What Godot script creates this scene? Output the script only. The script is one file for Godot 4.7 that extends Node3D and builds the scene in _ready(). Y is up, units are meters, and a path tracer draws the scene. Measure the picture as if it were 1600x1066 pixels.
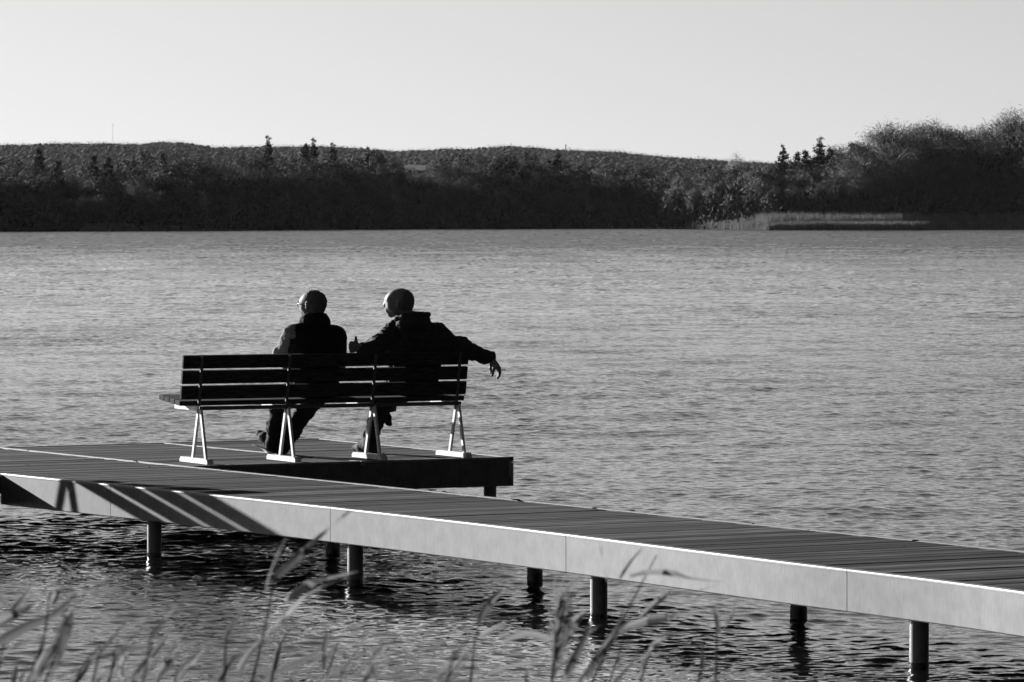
extends Node3D
# A black and white photograph: two men on a bench at the end of a lake jetty, low sun from the far left.

const FOCAL := 7200.0           # focal length in pixels of the 1600 px wide photograph
const EYE := 2.33               # camera above the water
const HORIZON := 341.0
const DECK := 0.49              # top of the jetty above the water
const SUN_LEFT := 45.0          # degrees left of the view
const SUN_UP := 12.7

var rng := RandomNumberGenerator.new()
var M := {}
var used := {}
var cam: Camera3D

# ---------------------------------------------------------------- helpers
func grey(v: float) -> Color:
	return Color(v, v, v).linear_to_srgb()

func mat(v: float, rough := 0.8, metal := 0.0, spec := 0.5) -> StandardMaterial3D:
	var m := StandardMaterial3D.new()
	m.albedo_color = grey(v)
	m.roughness = rough
	m.metallic = metal
	m.metallic_specular = spec
	return m

func noise_tex(size_x: int, size_y: int, freq: float, lo: float, hi: float, sd: int, octaves := 4, mid := 0.5) -> NoiseTexture2D:
	var t := NoiseTexture2D.new()
	t.width = size_x
	t.height = size_y
	t.seamless = true
	var n := FastNoiseLite.new()
	n.seed = sd
	n.frequency = freq
	n.fractal_octaves = octaves
	t.noise = n
	var g := Gradient.new()
	g.set_color(0, grey(lo))
	g.set_color(1, grey(hi))
	g.add_point(mid, grey((lo + hi) * 0.5))
	t.color_ramp = g
	return t

func relief_tex(size: int, freq: float, sd: int, octaves := 4) -> NoiseTexture2D:
	var t := NoiseTexture2D.new()
	t.width = size
	t.height = size
	t.seamless = true
	var n := FastNoiseLite.new()
	n.seed = sd
	n.frequency = freq
	n.fractal_octaves = octaves
	t.noise = n
	return t

func numbered(called: String) -> String:
	if not used.has(called):
		used[called] = 0
		return called
	used[called] += 1
	return "%s_%03d" % [called, used[called]]

func thing(called: String, label: String, category: String, at := Vector3.ZERO, turn := 0.0, group := "") -> Node3D:
	var o := Node3D.new()
	o.name = numbered(called)
	add_child(o)
	o.position = at
	o.rotation.y = turn
	o.set_meta("label", label)
	o.set_meta("category", category)
	if group:
		o.set_meta("group", group)
	return o

func part(called: String, mesh: Mesh, m: Material, parent: Node, at := Vector3.ZERO) -> MeshInstance3D:
	var o := MeshInstance3D.new()
	o.name = called
	o.mesh = mesh
	o.material_override = m
	o.position = at
	parent.add_child(o, true)
	return o

func structure(called: String, mesh: Mesh, m: Material) -> MeshInstance3D:
	var o := MeshInstance3D.new()
	o.name = called
	o.mesh = mesh
	if m:
		o.material_override = m
	add_child(o)
	o.set_meta("kind", "structure")
	o.set_meta("label", called)
	return o

func arr_mesh(v: PackedVector3Array, n: PackedVector3Array, idx: PackedInt32Array, uv := PackedVector2Array()) -> ArrayMesh:
	var a := []
	a.resize(Mesh.ARRAY_MAX)
	a[Mesh.ARRAY_VERTEX] = v
	if n.size():
		a[Mesh.ARRAY_NORMAL] = n
	if uv.size():
		a[Mesh.ARRAY_TEX_UV] = uv
	a[Mesh.ARRAY_INDEX] = idx
	var m := ArrayMesh.new()
	m.add_surface_from_arrays(Mesh.PRIMITIVE_TRIANGLES, a)
	return m

func quad(st: SurfaceTool, a: Vector3, b: Vector3, c: Vector3, d: Vector3, ua := Vector2.ZERO, ub := Vector2.ZERO, uc := Vector2.ZERO, ud := Vector2.ZERO) -> void:
	# a b c d counter-clockwise seen from outside
	var nn := (b - a).cross(c - a).normalized()
	for e in [[a, ua], [c, uc], [b, ub], [a, ua], [d, ud], [c, uc]]:
		st.set_normal(nn)
		st.set_uv(e[1])
		st.add_vertex(e[0])

func begin() -> SurfaceTool:
	var st := SurfaceTool.new()
	st.begin(Mesh.PRIMITIVE_TRIANGLES)
	return st

# a box between two corners in the frame t, chamfered along its edges, uv in metres (u along x)
func box(st: SurfaceTool, lo: Vector3, hi: Vector3, t := Transform3D(), cham := 0.004, uv0 := Vector2.ZERO) -> void:
	var c := Vector3.ONE * minf(cham, 0.3 * minf(hi.x - lo.x, minf(hi.y - lo.y, hi.z - lo.z)))
	var mid := (lo + hi) * 0.5
	var half := (hi - lo) * 0.5
	var inn := half - c
	for axis in 3:
		for s in [-1.0, 1.0]:
			var b := (axis + 1) % 3
			var d := (axis + 2) % 3
			var q := []
			var u := []
			for k in [[-1, -1], [1, -1], [1, 1], [-1, 1]]:
				var p := Vector3.ZERO
				p[axis] = s * half[axis]
				p[b] = k[0] * inn[b]
				p[d] = k[1] * inn[d]
				q.append(t * (mid + p))
				var uvp := Vector2(p.x, p.z) if axis == 1 else (Vector2(p.x, p.y + half.z) if axis == 2 else Vector2(p.y, p.z))
				u.append(uv0 + uvp)
			if s > 0:
				quad(st, q[0], q[1], q[2], q[3], u[0], u[1], u[2], u[3])
			else:
				quad(st, q[0], q[3], q[2], q[1], u[0], u[3], u[2], u[1])
	# edge chamfers
	for axis in 3:
		var b := (axis + 1) % 3
		var d := (axis + 2) % 3
		for sb in [-1.0, 1.0]:
			for sd in [-1.0, 1.0]:
				var q := []
				for k in [[-1, 0], [1, 0], [1, 1], [-1, 1]]:
					var p := Vector3.ZERO
					p[axis] = k[0] * inn[axis]
					p[b] = sb * (half[b] if k[1] == 0 else inn[b])
					p[d] = sd * (inn[d] if k[1] == 0 else half[d])
					q.append(t * (mid + p))
				if sb * sd > 0:
					quad(st, q[0], q[1], q[2], q[3], uv0, uv0, uv0, uv0)
				else:
					quad(st, q[0], q[3], q[2], q[1], uv0, uv0, uv0, uv0)

func box_mesh(lo: Vector3, hi: Vector3, cham := 0.004, uv0 := Vector2.ZERO) -> ArrayMesh:
	var st := begin()
	box(st, lo, hi, Transform3D(), cham, uv0)
	return st.commit()

# a bar of a given section (width along side, depth across it) from a to b
func bar_mesh(a: Vector3, b: Vector3, side: Vector3, width: float, depth: float, cham := 0.003) -> ArrayMesh:
	var st := begin()
	var y := (b - a).normalized()
	var x := (side - y * side.dot(y)).normalized()
	var z := x.cross(y)
	box(st, Vector3(-width / 2, 0, -depth / 2), Vector3(width / 2, (b - a).length(), depth / 2), Transform3D(Basis(x, y, z), a), cham)
	return st.commit()

# a tube through points with a radius at each
func tube(st: SurfaceTool, pts: Array, radii: Array, sides := 8, capped := true) -> void:
	var rings := []
	var prev := Vector3.ZERO
	for i in pts.size():
		var dir: Vector3 = (pts[mini(i + 1, pts.size() - 1)] - pts[maxi(i - 1, 0)]).normalized()
		var x := dir.cross(Vector3(0.31, 0.17, 0.93)) if prev == Vector3.ZERO else prev - dir * prev.dot(dir)
		x = x.normalized()
		prev = x
		var z := x.cross(dir)
		var r := []
		for k in sides:
			var a := TAU * k / sides
			var nn := x * cos(a) + z * sin(a)
			r.append([pts[i] + nn * radii[i], nn, Vector2(float(k) / sides, pts[i].y)])
		rings.append(r)
	for i in pts.size() - 1:
		for k in sides:
			var a: Array = rings[i][k]
			var b: Array = rings[i][(k + 1) % sides]
			var c: Array = rings[i + 1][(k + 1) % sides]
			var d: Array = rings[i + 1][k]
			for e in [a, b, c, a, c, d]:
				st.set_normal(e[1])
				st.set_uv(e[2])
				st.add_vertex(e[0])
	if capped:
		for end in [0, pts.size() - 1]:
			var nn: Vector3 = (pts[end] - pts[1 if end == 0 else end - 1]).normalized()
			for k in sides:
				var o := [pts[end], rings[end][k][0], rings[end][(k + 1) % sides][0]]
				if end == 0:
					o = [o[0], o[2], o[1]]
				for e in o:
					st.set_normal(nn)
					st.set_uv(Vector2.ZERO)
					st.add_vertex(e)

func tube_mesh(pts: Array, radii: Array, sides := 10) -> ArrayMesh:
	var st := begin()
	tube(st, pts, radii, sides)
	return st.commit()

# direction and point from a pixel of the photograph
func ray(px: float, py: float) -> Vector3:
	return (cam.global_basis * Vector3((px - 800.0) / FOCAL, (533.0 - py) / FOCAL, -1.0)).normalized()

func at_distance(px: float, py: float, metres: float) -> Vector3:
	var d := ray(px, py)
	return Vector3(0, EYE, 0) + d * (metres / -d.z)

# ---------------------------------------------------------------- light and camera
func set_view() -> void:
	cam = Camera3D.new()
	cam.name = "camera"
	add_child(cam)
	cam.position = Vector3(0, EYE, 0)
	cam.rotation.x = -atan((533.0 - HORIZON) / FOCAL)
	var att := CameraAttributesPhysical.new()
	att.frustum_focal_length = FOCAL / 1066.0 * 24.0
	att.frustum_focus_distance = 36.0
	att.exposure_aperture = 26.0
	att.frustum_near = 0.5
	att.frustum_far = 9000.0
	cam.attributes = att
	cam.near = 0.5
	cam.far = 9000.0
	cam.fov = rad_to_deg(2.0 * atan(533.0 / FOCAL))
	cam.current = true

	var to_sun := Vector3(-sin(deg_to_rad(SUN_LEFT)) * cos(deg_to_rad(SUN_UP)), sin(deg_to_rad(SUN_UP)), -cos(deg_to_rad(SUN_LEFT)) * cos(deg_to_rad(SUN_UP)))
	var sun := DirectionalLight3D.new()
	sun.name = "sun"
	add_child(sun)
	sun.look_at_from_position(to_sun * 10.0, Vector3.ZERO, Vector3.UP)
	sun.light_energy = 1.6
	sun.light_angular_distance = 0.5
	sun.light_color = Color(1, 1, 1)
	sun.shadow_enabled = true

	# clear evening sky: falls off with height and with the angle from the sun as the part in the picture does
	var w := 768
	var h := 384
	var im := Image.create_empty(w, h, false, Image.FORMAT_RGBF)
	for y in h:
		var el := PI / 2 - (y + 0.5) / h * PI
		for x in w:
			var az := (x + 0.5) / w * TAU
			var d := Vector3(sin(az) * cos(el), sin(el), -cos(az) * cos(el))
			var chi := acos(clampf(d.dot(to_sun), -1, 1))
			var l := 0.76 * (0.04 + 0.96 * exp(-absf(d.y) / 0.30)) * exp(-1.1 * chi)
			if d.y < 0.0:
				l = 0.25
			im.set_pixel(x, y, Color(l, l, l))
	var sky := Sky.new()
	var pm := PanoramaSkyMaterial.new()
	pm.panorama = ImageTexture.create_from_image(im)
	sky.sky_material = pm
	var env := Environment.new()
	env.background_mode = Environment.BG_SKY
	env.sky = sky
	env.tonemap_mode = Environment.TONE_MAPPER_LINEAR
	env.tonemap_exposure = 2.6
	env.fog_enabled = true
	env.fog_density = 0.0000105
	env.fog_light_color = Color(0.95, 0.95, 0.95)
	env.sdfgi_enabled = true
	env.ssao_enabled = true
	env.ssil_enabled = true
	var we := WorldEnvironment.new()
	we.name = "world_environment"
	we.environment = env
	add_child(we)

# ---------------------------------------------------------------- water
var tile_n := 400
var tile_l := 12.0
var tile_h := PackedFloat32Array()
var tile_sx := PackedFloat32Array()
var tile_sz := PackedFloat32Array()

# height and slopes of a square patch of waves that repeats
func wave_tile(n: int, l: float, lam_lo: float, lam_hi: float, slope: float, count: int, wind: float, spread: float) -> Array:
	var hh := PackedFloat32Array()
	var sx := PackedFloat32Array()
	var sz := PackedFloat32Array()
	hh.resize(n * n)
	sx.resize(n * n)
	sz.resize(n * n)
	var s := slope * sqrt(2.0 / count)
	for i in count:
		var lam := lam_lo * pow(lam_hi / lam_lo, (i + rng.randf()) / count)
		var dir := wind + rng.randfn(0.0, spread)
		var kx := roundf(l / lam * cos(dir))
		var kz := roundf(l / lam * sin(dir))
		if kx == 0 and kz == 0:
			kx = 1
		var kk := TAU / l * sqrt(kx * kx + kz * kz)
		var a := s / kk
		var ph := rng.randf() * TAU
		var cx := PackedFloat32Array()
		var sn := PackedFloat32Array()
		for x in n:
			cx.append(cos(TAU * kx * x / n + ph))
			sn.append(sin(TAU * kx * x / n + ph))
		var ax := -a * TAU * kx / l
		var az := -a * TAU * kz / l
		for z in n:
			var cz := cos(TAU * kz * z / n)
			var szz := sin(TAU * kz * z / n)
			var o := z * n
			for x in n:
				var sinv := sn[x] * cz + cx[x] * szz
				hh[o + x] += a * (cx[x] * cz - sn[x] * szz)
				sx[o + x] += ax * sinv
				sz[o + x] += az * sinv
	return [hh, sx, sz]

# steeper crests and flatter troughs
func sharpen(t: Array, q: float) -> void:
	var hh: PackedFloat32Array = t[0]
	var sx: PackedFloat32Array = t[1]
	var sz: PackedFloat32Array = t[2]
	var ss := 0.0
	for i in hh.size():
		ss += hh[i] * hh[i]
	var sd := sqrt(ss / hh.size())
	for i in hh.size():
		var e := exp(q * hh[i] / sd)
		hh[i] = sd * (e - 1.0) / q
		sx[i] *= e
		sz[i] *= e
	t[0] = hh
	t[1] = sx
	t[2] = sz

func normal_map(n: int, sx: PackedFloat32Array, sz: PackedFloat32Array) -> ImageTexture:
	var im := Image.create_empty(n, n, false, Image.FORMAT_RGBF)
	for z in n:
		for x in n:
			var v := Vector3(-sx[z * n + x], 1.0, -sz[z * n + x]).normalized()
			im.set_pixel(x, z, Color(0.5 + 0.5 * v.x, 0.5 - 0.5 * v.z, 0.5 + 0.5 * v.y))
	return ImageTexture.create_from_image(im)

func sample(a: PackedFloat32Array, n: int, l: float, x: float, z: float) -> float:
	var fx := fposmod(x / l, 1.0) * n
	var fz := fposmod(z / l, 1.0) * n
	var ix := int(fx) % n
	var iz := int(fz) % n
	var jx := (ix + 1) % n
	var jz := (iz + 1) % n
	var tx := fx - int(fx)
	var tz := fz - int(fz)
	return lerpf(lerpf(a[iz * n + ix], a[iz * n + jx], tx), lerpf(a[jz * n + ix], a[jz * n + jx], tx), tz)

func water_material(nm: Texture2D, l: float, strength: float, rough: float) -> StandardMaterial3D:
	var m := mat(0.006, rough, 0.0, 0.36)
	m.normal_enabled = true
	m.normal_texture = nm
	m.normal_scale = strength
	m.uv1_triplanar = true
	m.uv1_world_triplanar = true
	m.uv1_scale = Vector3.ONE / l
	return m

func build_water() -> void:
	rng.seed = 11
	var t := wave_tile(tile_n, tile_l, 0.11, 0.40, 0.10, 54, 1.05, 0.9)
	sharpen(t, 0.22)
	tile_h = t[0]
	tile_sx = t[1]
	tile_sz = t[2]
	var fine := wave_tile(256, 2.9, 0.05, 0.22, 0.085, 40, 0.9, 1.6)
	var nm := normal_map(256, fine[1], fine[2])
	var states := []
	for r in [0.06, 0.13, 0.21, 0.30]:
		states.append(water_material(nm, 2.9, 0.75, r))
	var big := wave_tile(256, 113.0, 1.0, 3.6, 0.035, 40, 0.9, 0.6)
	var z0 := 19.0
	var z1 := 1010.0
	var o := structure("water", wave_sheet(z0, z1, 500, 0.05, 50.0, 1.9, big), null)
	for i in 4:
		(o.mesh as ArrayMesh).surface_set_material(i, states[i])
	o.set_meta("label", "rippled lake water out to the far shore")
	# the rest of the lake, flat
	var st := begin()
	var h0 := 0.175 * z0 + 2.5
	var h1 := 0.175 * z1 + 2.5
	var far := 1400.0
	var side := 900.0
	var ring := [
		[Vector3(-side, 0, 60), Vector3(side, 0, 60), Vector3(side, 0, -z0), Vector3(-side, 0, -z0)],
		[Vector3(-side, 0, -z0), Vector3(-h0, 0, -z0), Vector3(-h1, 0, -z1), Vector3(-side, 0, -z1)],
		[Vector3(h0, 0, -z0), Vector3(side, 0, -z0), Vector3(side, 0, -z1), Vector3(h1, 0, -z1)],
		[Vector3(-side, 0, -z1), Vector3(side, 0, -z1), Vector3(side, 0, -far), Vector3(-side, 0, -far)]]
	for q in ring:
		quad(st, q[0], q[1], q[2], q[3])
	var f := structure("lake_water", st.commit(), states[2])
	f.set_meta("label", "lake water at either side and behind the camera")

func wave_sheet(z0: float, z1: float, cols: int, step: float, grow: float, power: float, big: Array) -> ArrayMesh:
	var v := PackedVector3Array()
	var nn := PackedVector3Array()
	var idx := PackedInt32Array()
	var zs := []
	var z := z0
	while z < z1:
		zs.append(z)
		z += step * (1.0 if z < grow else pow(z / grow, power))
	zs.append(z1)
	var gust := FastNoiseLite.new()
	gust.seed = 6
	gust.frequency = 1.0
	gust.fractal_octaves = 3
	for r in zs.size():
		var d: float = zs[r]
		var half := 0.175 * d + 2.5
		var ends := smoothstep(z0, z0 + 1.5, d) * (1.0 - smoothstep(900.0, 1000.0, d))
		# rougher out in the wind than in the lee of the shore, and in gusts
		var wind := lerpf(0.66, 1.35, smoothstep(40.0, 420.0, d))
		for c in cols + 1:
			var x := lerpf(-half, half, float(c) / cols)
			var side := smoothstep(0.0, 1.0, half - absf(x)) * ends
			var k := side * wind * (1.0 + 0.55 * gust.get_noise_2d(x / 14.0, d / 34.0))
			var l := side * 1.1
			var y := sample(big[0], 256, 113.0, x, -d) * l
			var gx := sample(big[1], 256, 113.0, x, -d) * l
			var gz := sample(big[2], 256, 113.0, x, -d) * l
			y += sample(tile_h, tile_n, tile_l, x, -d) * k
			gx += sample(tile_sx, tile_n, tile_l, x, -d) * k
			gz += sample(tile_sz, tile_n, tile_l, x, -d) * k
			v.append(Vector3(x, y, -d))
			nn.append(Vector3(-gx, 1.0, -gz).normalized())
	# the wind has ruffled the open water in patches: fine capillary ripples that only show as a rougher surface
	var state := PackedByteArray()
	var quads := PackedInt32Array()
	for r in zs.size() - 1:
		var d: float = zs[r]
		var share := 3.2 * smoothstep(35.0, 480.0, d)
		for c in cols:
			var a := r * (cols + 1) + c
			var b := a + cols + 1
			var level := share + 1.1 * gust.get_noise_2d(v[a].x / 9.0 + 50.0, d / 26.0) + rng.randf_range(-0.5, 0.5)
			state.append(clampi(roundi(level), 0, 3))
			quads.append(a)
	var mesh := ArrayMesh.new()
	for k in 4:
		var tri := PackedInt32Array()
		for i in state.size():
			if state[i] == k:
				var a := quads[i]
				var b := a + cols + 1
				tri.append_array([a, b, b + 1, a, b + 1, a + 1])
		var arr := []
		arr.resize(Mesh.ARRAY_MAX)
		arr[Mesh.ARRAY_VERTEX] = v
		arr[Mesh.ARRAY_NORMAL] = nn
		arr[Mesh.ARRAY_INDEX] = tri
		mesh.add_surface_from_arrays(Mesh.PRIMITIVE_TRIANGLES, arr)
	return mesh

# ---------------------------------------------------------------- jetty
const CORNER := Vector3(-1.600, DECK, -38.40)   # far right corner of the jetty head
const TURN := 31.05
const FACE := 0.22                               # height of the steel edge beams

func near_edge(u: float) -> float:
	# the walkway's near side bows in a little
	var pts := [[-4.0, -4.52], [3.47, -4.50], [7.08, -4.36], [10.33, -4.36], [13.2, -4.50], [15.67, -4.63], [30.0, -5.2]]
	for i in pts.size() - 1:
		if u < pts[i + 1][0]:
			var t: float = (u - pts[i][0]) / (pts[i + 1][0] - pts[i][0])
			var p0: float = pts[maxi(i - 1, 0)][1]
			var p3: float = pts[mini(i + 2, pts.size() - 1)][1]
			return cubic_interpolate(pts[i][1], pts[i + 1][1], p0, p3, t) if i > 0 and i < pts.size() - 2 else lerpf(pts[i][1], pts[i + 1][1], t)
	return -4.6

# an edge beam with the worn flange that closes it on top
func beam(j: Node3D, points: Array, out: Vector3, lip: float, m: Material) -> void:
	var b := part("edge_beam", channel(points, out, lip), m, j)
	var st := begin()
	var sec := [Vector2(0.002, -0.010), Vector2(0.002, -0.002), Vector2(0.0, 0.003), Vector2(-0.005, 0.005), Vector2(-lip, 0.005), Vector2(-lip, -0.010)]
	for i in points.size() - 1:
		for k in sec.size():
			var e: Vector2 = sec[k]
			var g: Vector2 = sec[(k + 1) % sec.size()]
			var q0: Vector3 = points[i] + out * e.x + Vector3.UP * e.y
			var q1: Vector3 = points[i + 1] + out * e.x + Vector3.UP * e.y
			var q2: Vector3 = points[i + 1] + out * g.x + Vector3.UP * g.y
			var q3: Vector3 = points[i] + out * g.x + Vector3.UP * g.y
			var middle: Vector3 = (points[i] + points[i + 1]) * 0.5 + out * (-lip * 0.5) + Vector3.UP * -0.007
			if (q1 - q0).cross(q2 - q0).dot((q0 + q2) * 0.5 - middle) > 0.0:
				quad(st, q0, q1, q2, q3)
			else:
				quad(st, q0, q3, q2, q1)
	part("flange", st.commit(), M.flange, b)

# a steel channel along a line of points: face, top lip, bottom lip, back; out = side it faces
func channel(points: Array, out: Vector3, lip: float, top_out := 0.0) -> ArrayMesh:
	var st := begin()
	var th := 0.006
	var section := [Vector2(0.0, 0.0), Vector2(-lip, 0.0), Vector2(-lip, -0.003), Vector2(-th, -0.003), Vector2(-th, -FACE + th), Vector2(-lip, -FACE + th), Vector2(-lip, -FACE), Vector2(-0.004, -FACE), Vector2(0.0, -FACE + 0.006), Vector2(0.0, -0.002)]
	var along := 0.0
	for i in points.size() - 1:
		var a: Vector3 = points[i]
		var b: Vector3 = points[i + 1]
		var step := (b - a).length()
		for k in section.size():
			var s: Vector2 = section[k]
			var e: Vector2 = section[(k + 1) % section.size()]
			var q := [a + out * s.x + Vector3.UP * s.y, b + out * s.x + Vector3.UP * s.y, b + out * e.x + Vector3.UP * e.y, a + out * e.x + Vector3.UP * e.y]
			var uv := [Vector2(along, s.y + s.x), Vector2(along + step, s.y + s.x), Vector2(along + step, e.y + e.x), Vector2(along, e.y + e.x)]
			var nrm: Vector3 = (q[1] - q[0]).cross(q[2] - q[0])
			var mid2 := (s + e) * 0.5
			var want := out * (mid2.x + lip * 0.5) + Vector3.UP * (mid2.y + FACE * 0.5) * 0.2
			if nrm.dot(want) < 0:
				quad(st, q[0], q[3], q[2], q[1], uv[0], uv[3], uv[2], uv[1])
			else:
				quad(st, q[0], q[1], q[2], q[3], uv[0], uv[1], uv[2], uv[3])
		along += step
	return st.commit()

func plank_meshes(length: float, width: float, n: int) -> Array:
	var out := []
	for i in n:
		var lift := rng.randf_range(-0.0025, 0.0015)
		out.append(box_mesh(Vector3(0, -0.028 + lift, 0), Vector3(length, lift, width), 0.004, Vector2(rng.randf() * 7.0, rng.randf() * 3.0)))
	return out

func build_jetty() -> void:
	rng.seed = 5
	var j := thing("jetty", "low plank jetty with galvanised steel edge beams standing in the lake", "jetty", CORNER, deg_to_rad(TURN))
	# walkway boards
	var pitch := 0.122
	var boards := plank_meshes(1.0, pitch - 0.004, 12)
	var u := 0.03
	while u < 20.5:
		var mid := near_edge(u + 0.07)
		var wl := -2.955 - rng.randf_range(0.0, 0.008)
		var nl := mid + 0.042
		var p := part("plank", boards[rng.randi() % boards.size()], M.planks[rng.randi() % M.planks.size()], j, Vector3(nl, 0.0, u))
		p.scale.x = wl - nl
		p.rotation.x = rng.randfn(0.0, 0.008)
		u += pitch
	# boards of the head, right and left of the walkway, each in two bays
	for bay in [[-2.905, -1.485], [-1.445, -0.045], [-7.44, -6.02], [-5.98, -4.56]]:
		u = 0.05
		while u < 3.22:
			var p := part("plank", boards[rng.randi() % boards.size()], M.planks[rng.randi() % M.planks.size()], j, Vector3(bay[0] + rng.randf_range(0, 0.006), 0.0, u))
			p.scale.x = bay[1] - bay[0] - 0.006 - (0.047 * u if bay[1] > -0.1 else 0.0)
			p.rotation.x = rng.randfn(0.0, 0.008)
			u += pitch
	# near edge beam in lengths of about three metres
	var seams := [-0.0, 2.15, 5.10, 8.08, 10.99, 14.02, 17.0, 20.6]
	for i in range(1, seams.size() - 1):
		var pts := []
		var a: float = seams[i] + 0.003
		var b: float = seams[i + 1] - 0.003
		if i == 1:
			a = 3.44
		for k in 13:
			var uu := lerpf(a, b, k / 12.0)
			pts.append(Vector3(near_edge(uu), 0.0, uu))
		beam(j, pts, Vector3.LEFT, 0.045, M.steel)
	# far edge beam of the walkway, beams round the head
	beam(j, [Vector3(-2.91, 0, 3.30), Vector3(-2.91, 0, 20.6)], Vector3.RIGHT, 0.04, M.steel)
	beam(j, [Vector3(-2.905, 0, 3.285), Vector3(-0.20, 0, 3.39)], Vector3.BACK, 0.05, M.steel)
	beam(j, [Vector3(0, 0, 0.0), Vector3(-0.16, 0, 3.39)], Vector3.RIGHT, 0.04, M.steel)
	beam(j, [Vector3(-7.48, 0, 0.0), Vector3(-0.04, 0, 0.0)], Vector3.FORWARD, 0.045, M.steel)
	beam(j, [Vector3(-7.48, 0, 3.42), Vector3(-4.50, 0, 3.42)], Vector3.BACK, 0.05, M.steel)
	beam(j, [Vector3(-7.48, 0, 0.0), Vector3(-7.48, 0, 3.42)], Vector3.LEFT, 0.04, M.steel)
	# thin cover strips where the bays meet
	for v in [-2.93, -1.465, -4.53, -6.0]:
		var st := begin()
		box(st, Vector3(v - 0.018, -0.03, 0.02), Vector3(v + 0.018, 0.006, 3.36), Transform3D(), 0.003)
		part("cover_strip", st.commit(), M.flange, j)
	# bearers under the boards
	for v in [-3.35, -3.75, -4.15]:
		part("bearer", box_mesh(Vector3(v - 0.03, -0.19, 0.05), Vector3(v + 0.03, -0.03, 20.5)), M.bearer, j)
	for v in [-0.4, -1.1, -1.9, -2.5, -4.9, -5.6, -6.4, -7.0]:
		part("bearer", box_mesh(Vector3(v - 0.03, -0.19, 0.05), Vector3(v + 0.03, -0.03, 3.2)), M.bearer, j)
	# piles in pairs, with a cross beam over each pair
	for uu in [5.57, 8.26, 11.24, 14.57, 17.5, 20.3]:
		part("cross_beam", box_mesh(Vector3(near_edge(uu) + 0.06, -0.20, uu - 0.05), Vector3(-2.98, -0.032, uu + 0.05)), M.bearer, j)
		pile(j, near_edge(uu) + 0.08, uu)
		pile(j, -3.06, uu + 0.21)
	for p in [[-0.21, 3.12], [-0.3, 0.35], [-4.42, 2.95], [-4.9, 0.35], [-7.1, 0.35], [-7.1, 3.05]]:
		pile(j, p[0], p[1])

# a steel pile: tube, wet dark sleeve at the water, cap plate under the beam
func pile(j: Node3D, v: float, u: float) -> void:
	var p := part("pile", tube_mesh([Vector3(v, -1.8, u), Vector3(v, -0.19, u)], [0.050, 0.050], 20), M.pile, j)
	part("wet_band", tube_mesh([Vector3(v, -0.62, u), Vector3(v, -0.455, u), Vector3(v, -0.44, u)], [0.0512, 0.0512, 0.0502], 20), M.wet, p)
	part("cap_plate", box_mesh(Vector3(v - 0.06, -0.19, u - 0.06), Vector3(v + 0.06, -0.18, u + 0.06), 0.002), M.pile, p)

func build_litter() -> void:
	rng.seed = 91
	var st := begin()
	for i in 34:
		var far := rng.randf() < 0.7
		var u := rng.randf_range(0.4, 16.0)
		var v := rng.randfn(-2.95, 0.03) if far else rng.randf_range(near_edge(u) + 0.05, -3.0)
		if u > 1.0 and u < 3.2 and rng.randf() < 0.5:
			v = rng.randf_range(-2.6, -0.3)
		var r := rng.randf_range(0.004, 0.013) if far else rng.randf_range(0.003, 0.007)
		lump(st, Vector3(v, 0.005 + r * 0.3, u), Vector3(r * rng.randf_range(1.0, 3.0), r * 0.45, r * rng.randf_range(1.0, 3.5)), 3, 5)
	var o := MeshInstance3D.new()
	o.name = "leaf_litter"
	o.mesh = st.commit()
	o.material_override = M.litter
	o.position = CORNER
	o.rotation.y = deg_to_rad(TURN)
	o.set_meta("kind", "stuff")
	o.set_meta("label", "dark crumbs of leaf litter along the jetty's edge")
	o.set_meta("category", "leaf litter")
	add_child(o)

# ---------------------------------------------------------------- bench
var bench: Node3D

func make_bench(label: String, at: Vector3, turn: float) -> Node3D:
	var b := thing("park_bench", label, "bench", at, turn, "benches on the jetty head")
	var xs := [-1.075, -0.358, 0.358, 1.075]
	# backrest: three boards leaning towards the camera side
	var lean := deg_to_rad(10.0)
	for i in 3:
		var h := 0.478 + i * 0.1165
		var t := Transform3D(Basis(Vector3.RIGHT, lean), Vector3(0, 0.47, 0.035))
		var st := begin()
		box(st, Vector3(-1.212, h - 0.47, -0.038), Vector3(1.165, h - 0.47 + 0.100, -0.002), t, 0.005, Vector2(i * 1.7, i * 0.4))
		part("back_slat", st.commit(), M.bench_wood, b)
	for i in 4:
		var z := -0.405 + i * 0.104
		var lift := 0.030 - i * 0.0095
		var ss := begin()
		box(ss, Vector3(-1.212, 0.0, 0.0), Vector3(1.165, 0.036, 0.098), Transform3D(Basis(Vector3.RIGHT, 0.088), Vector3(0, 0.436 + lift, z)), 0.005, Vector2(i * 1.3 + 5.0, i * 0.7))
		part("seat_slat", ss.commit(), M.bench_wood, b)
	part("rail", tube_mesh([Vector3(-1.09, 0.412, 0.09), Vector3(1.09, 0.412, 0.09)], [0.015, 0.015], 10), M.dark_steel, b)
	for x in xs:
		part("foot_bar", foot_bar(x), M.white_steel, b)
		for s in [[-0.065, 0.05], [0.185, 0.085]]:
			part("leg", bar_mesh(Vector3(x, 0.036, s[0]), Vector3(x, 0.41, s[1]), Vector3.RIGHT, 0.018, 0.036), M.white_steel, b)
		part("upright", bar_mesh(Vector3(x, 0.37, 0.040), Vector3(x, 0.80, 0.040 + 0.43 * tan(lean) + 0.006), Vector3.RIGHT, 0.022, 0.018), M.steel, b)  # darker beam steel puts the shade on these pale uprights into their colour
		part("seat_bracket", box_mesh(Vector3(x - 0.011, 0.392, -0.40), Vector3(x + 0.011, 0.430, 0.045), 0.003), M.white_steel, b)
	return b

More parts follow.
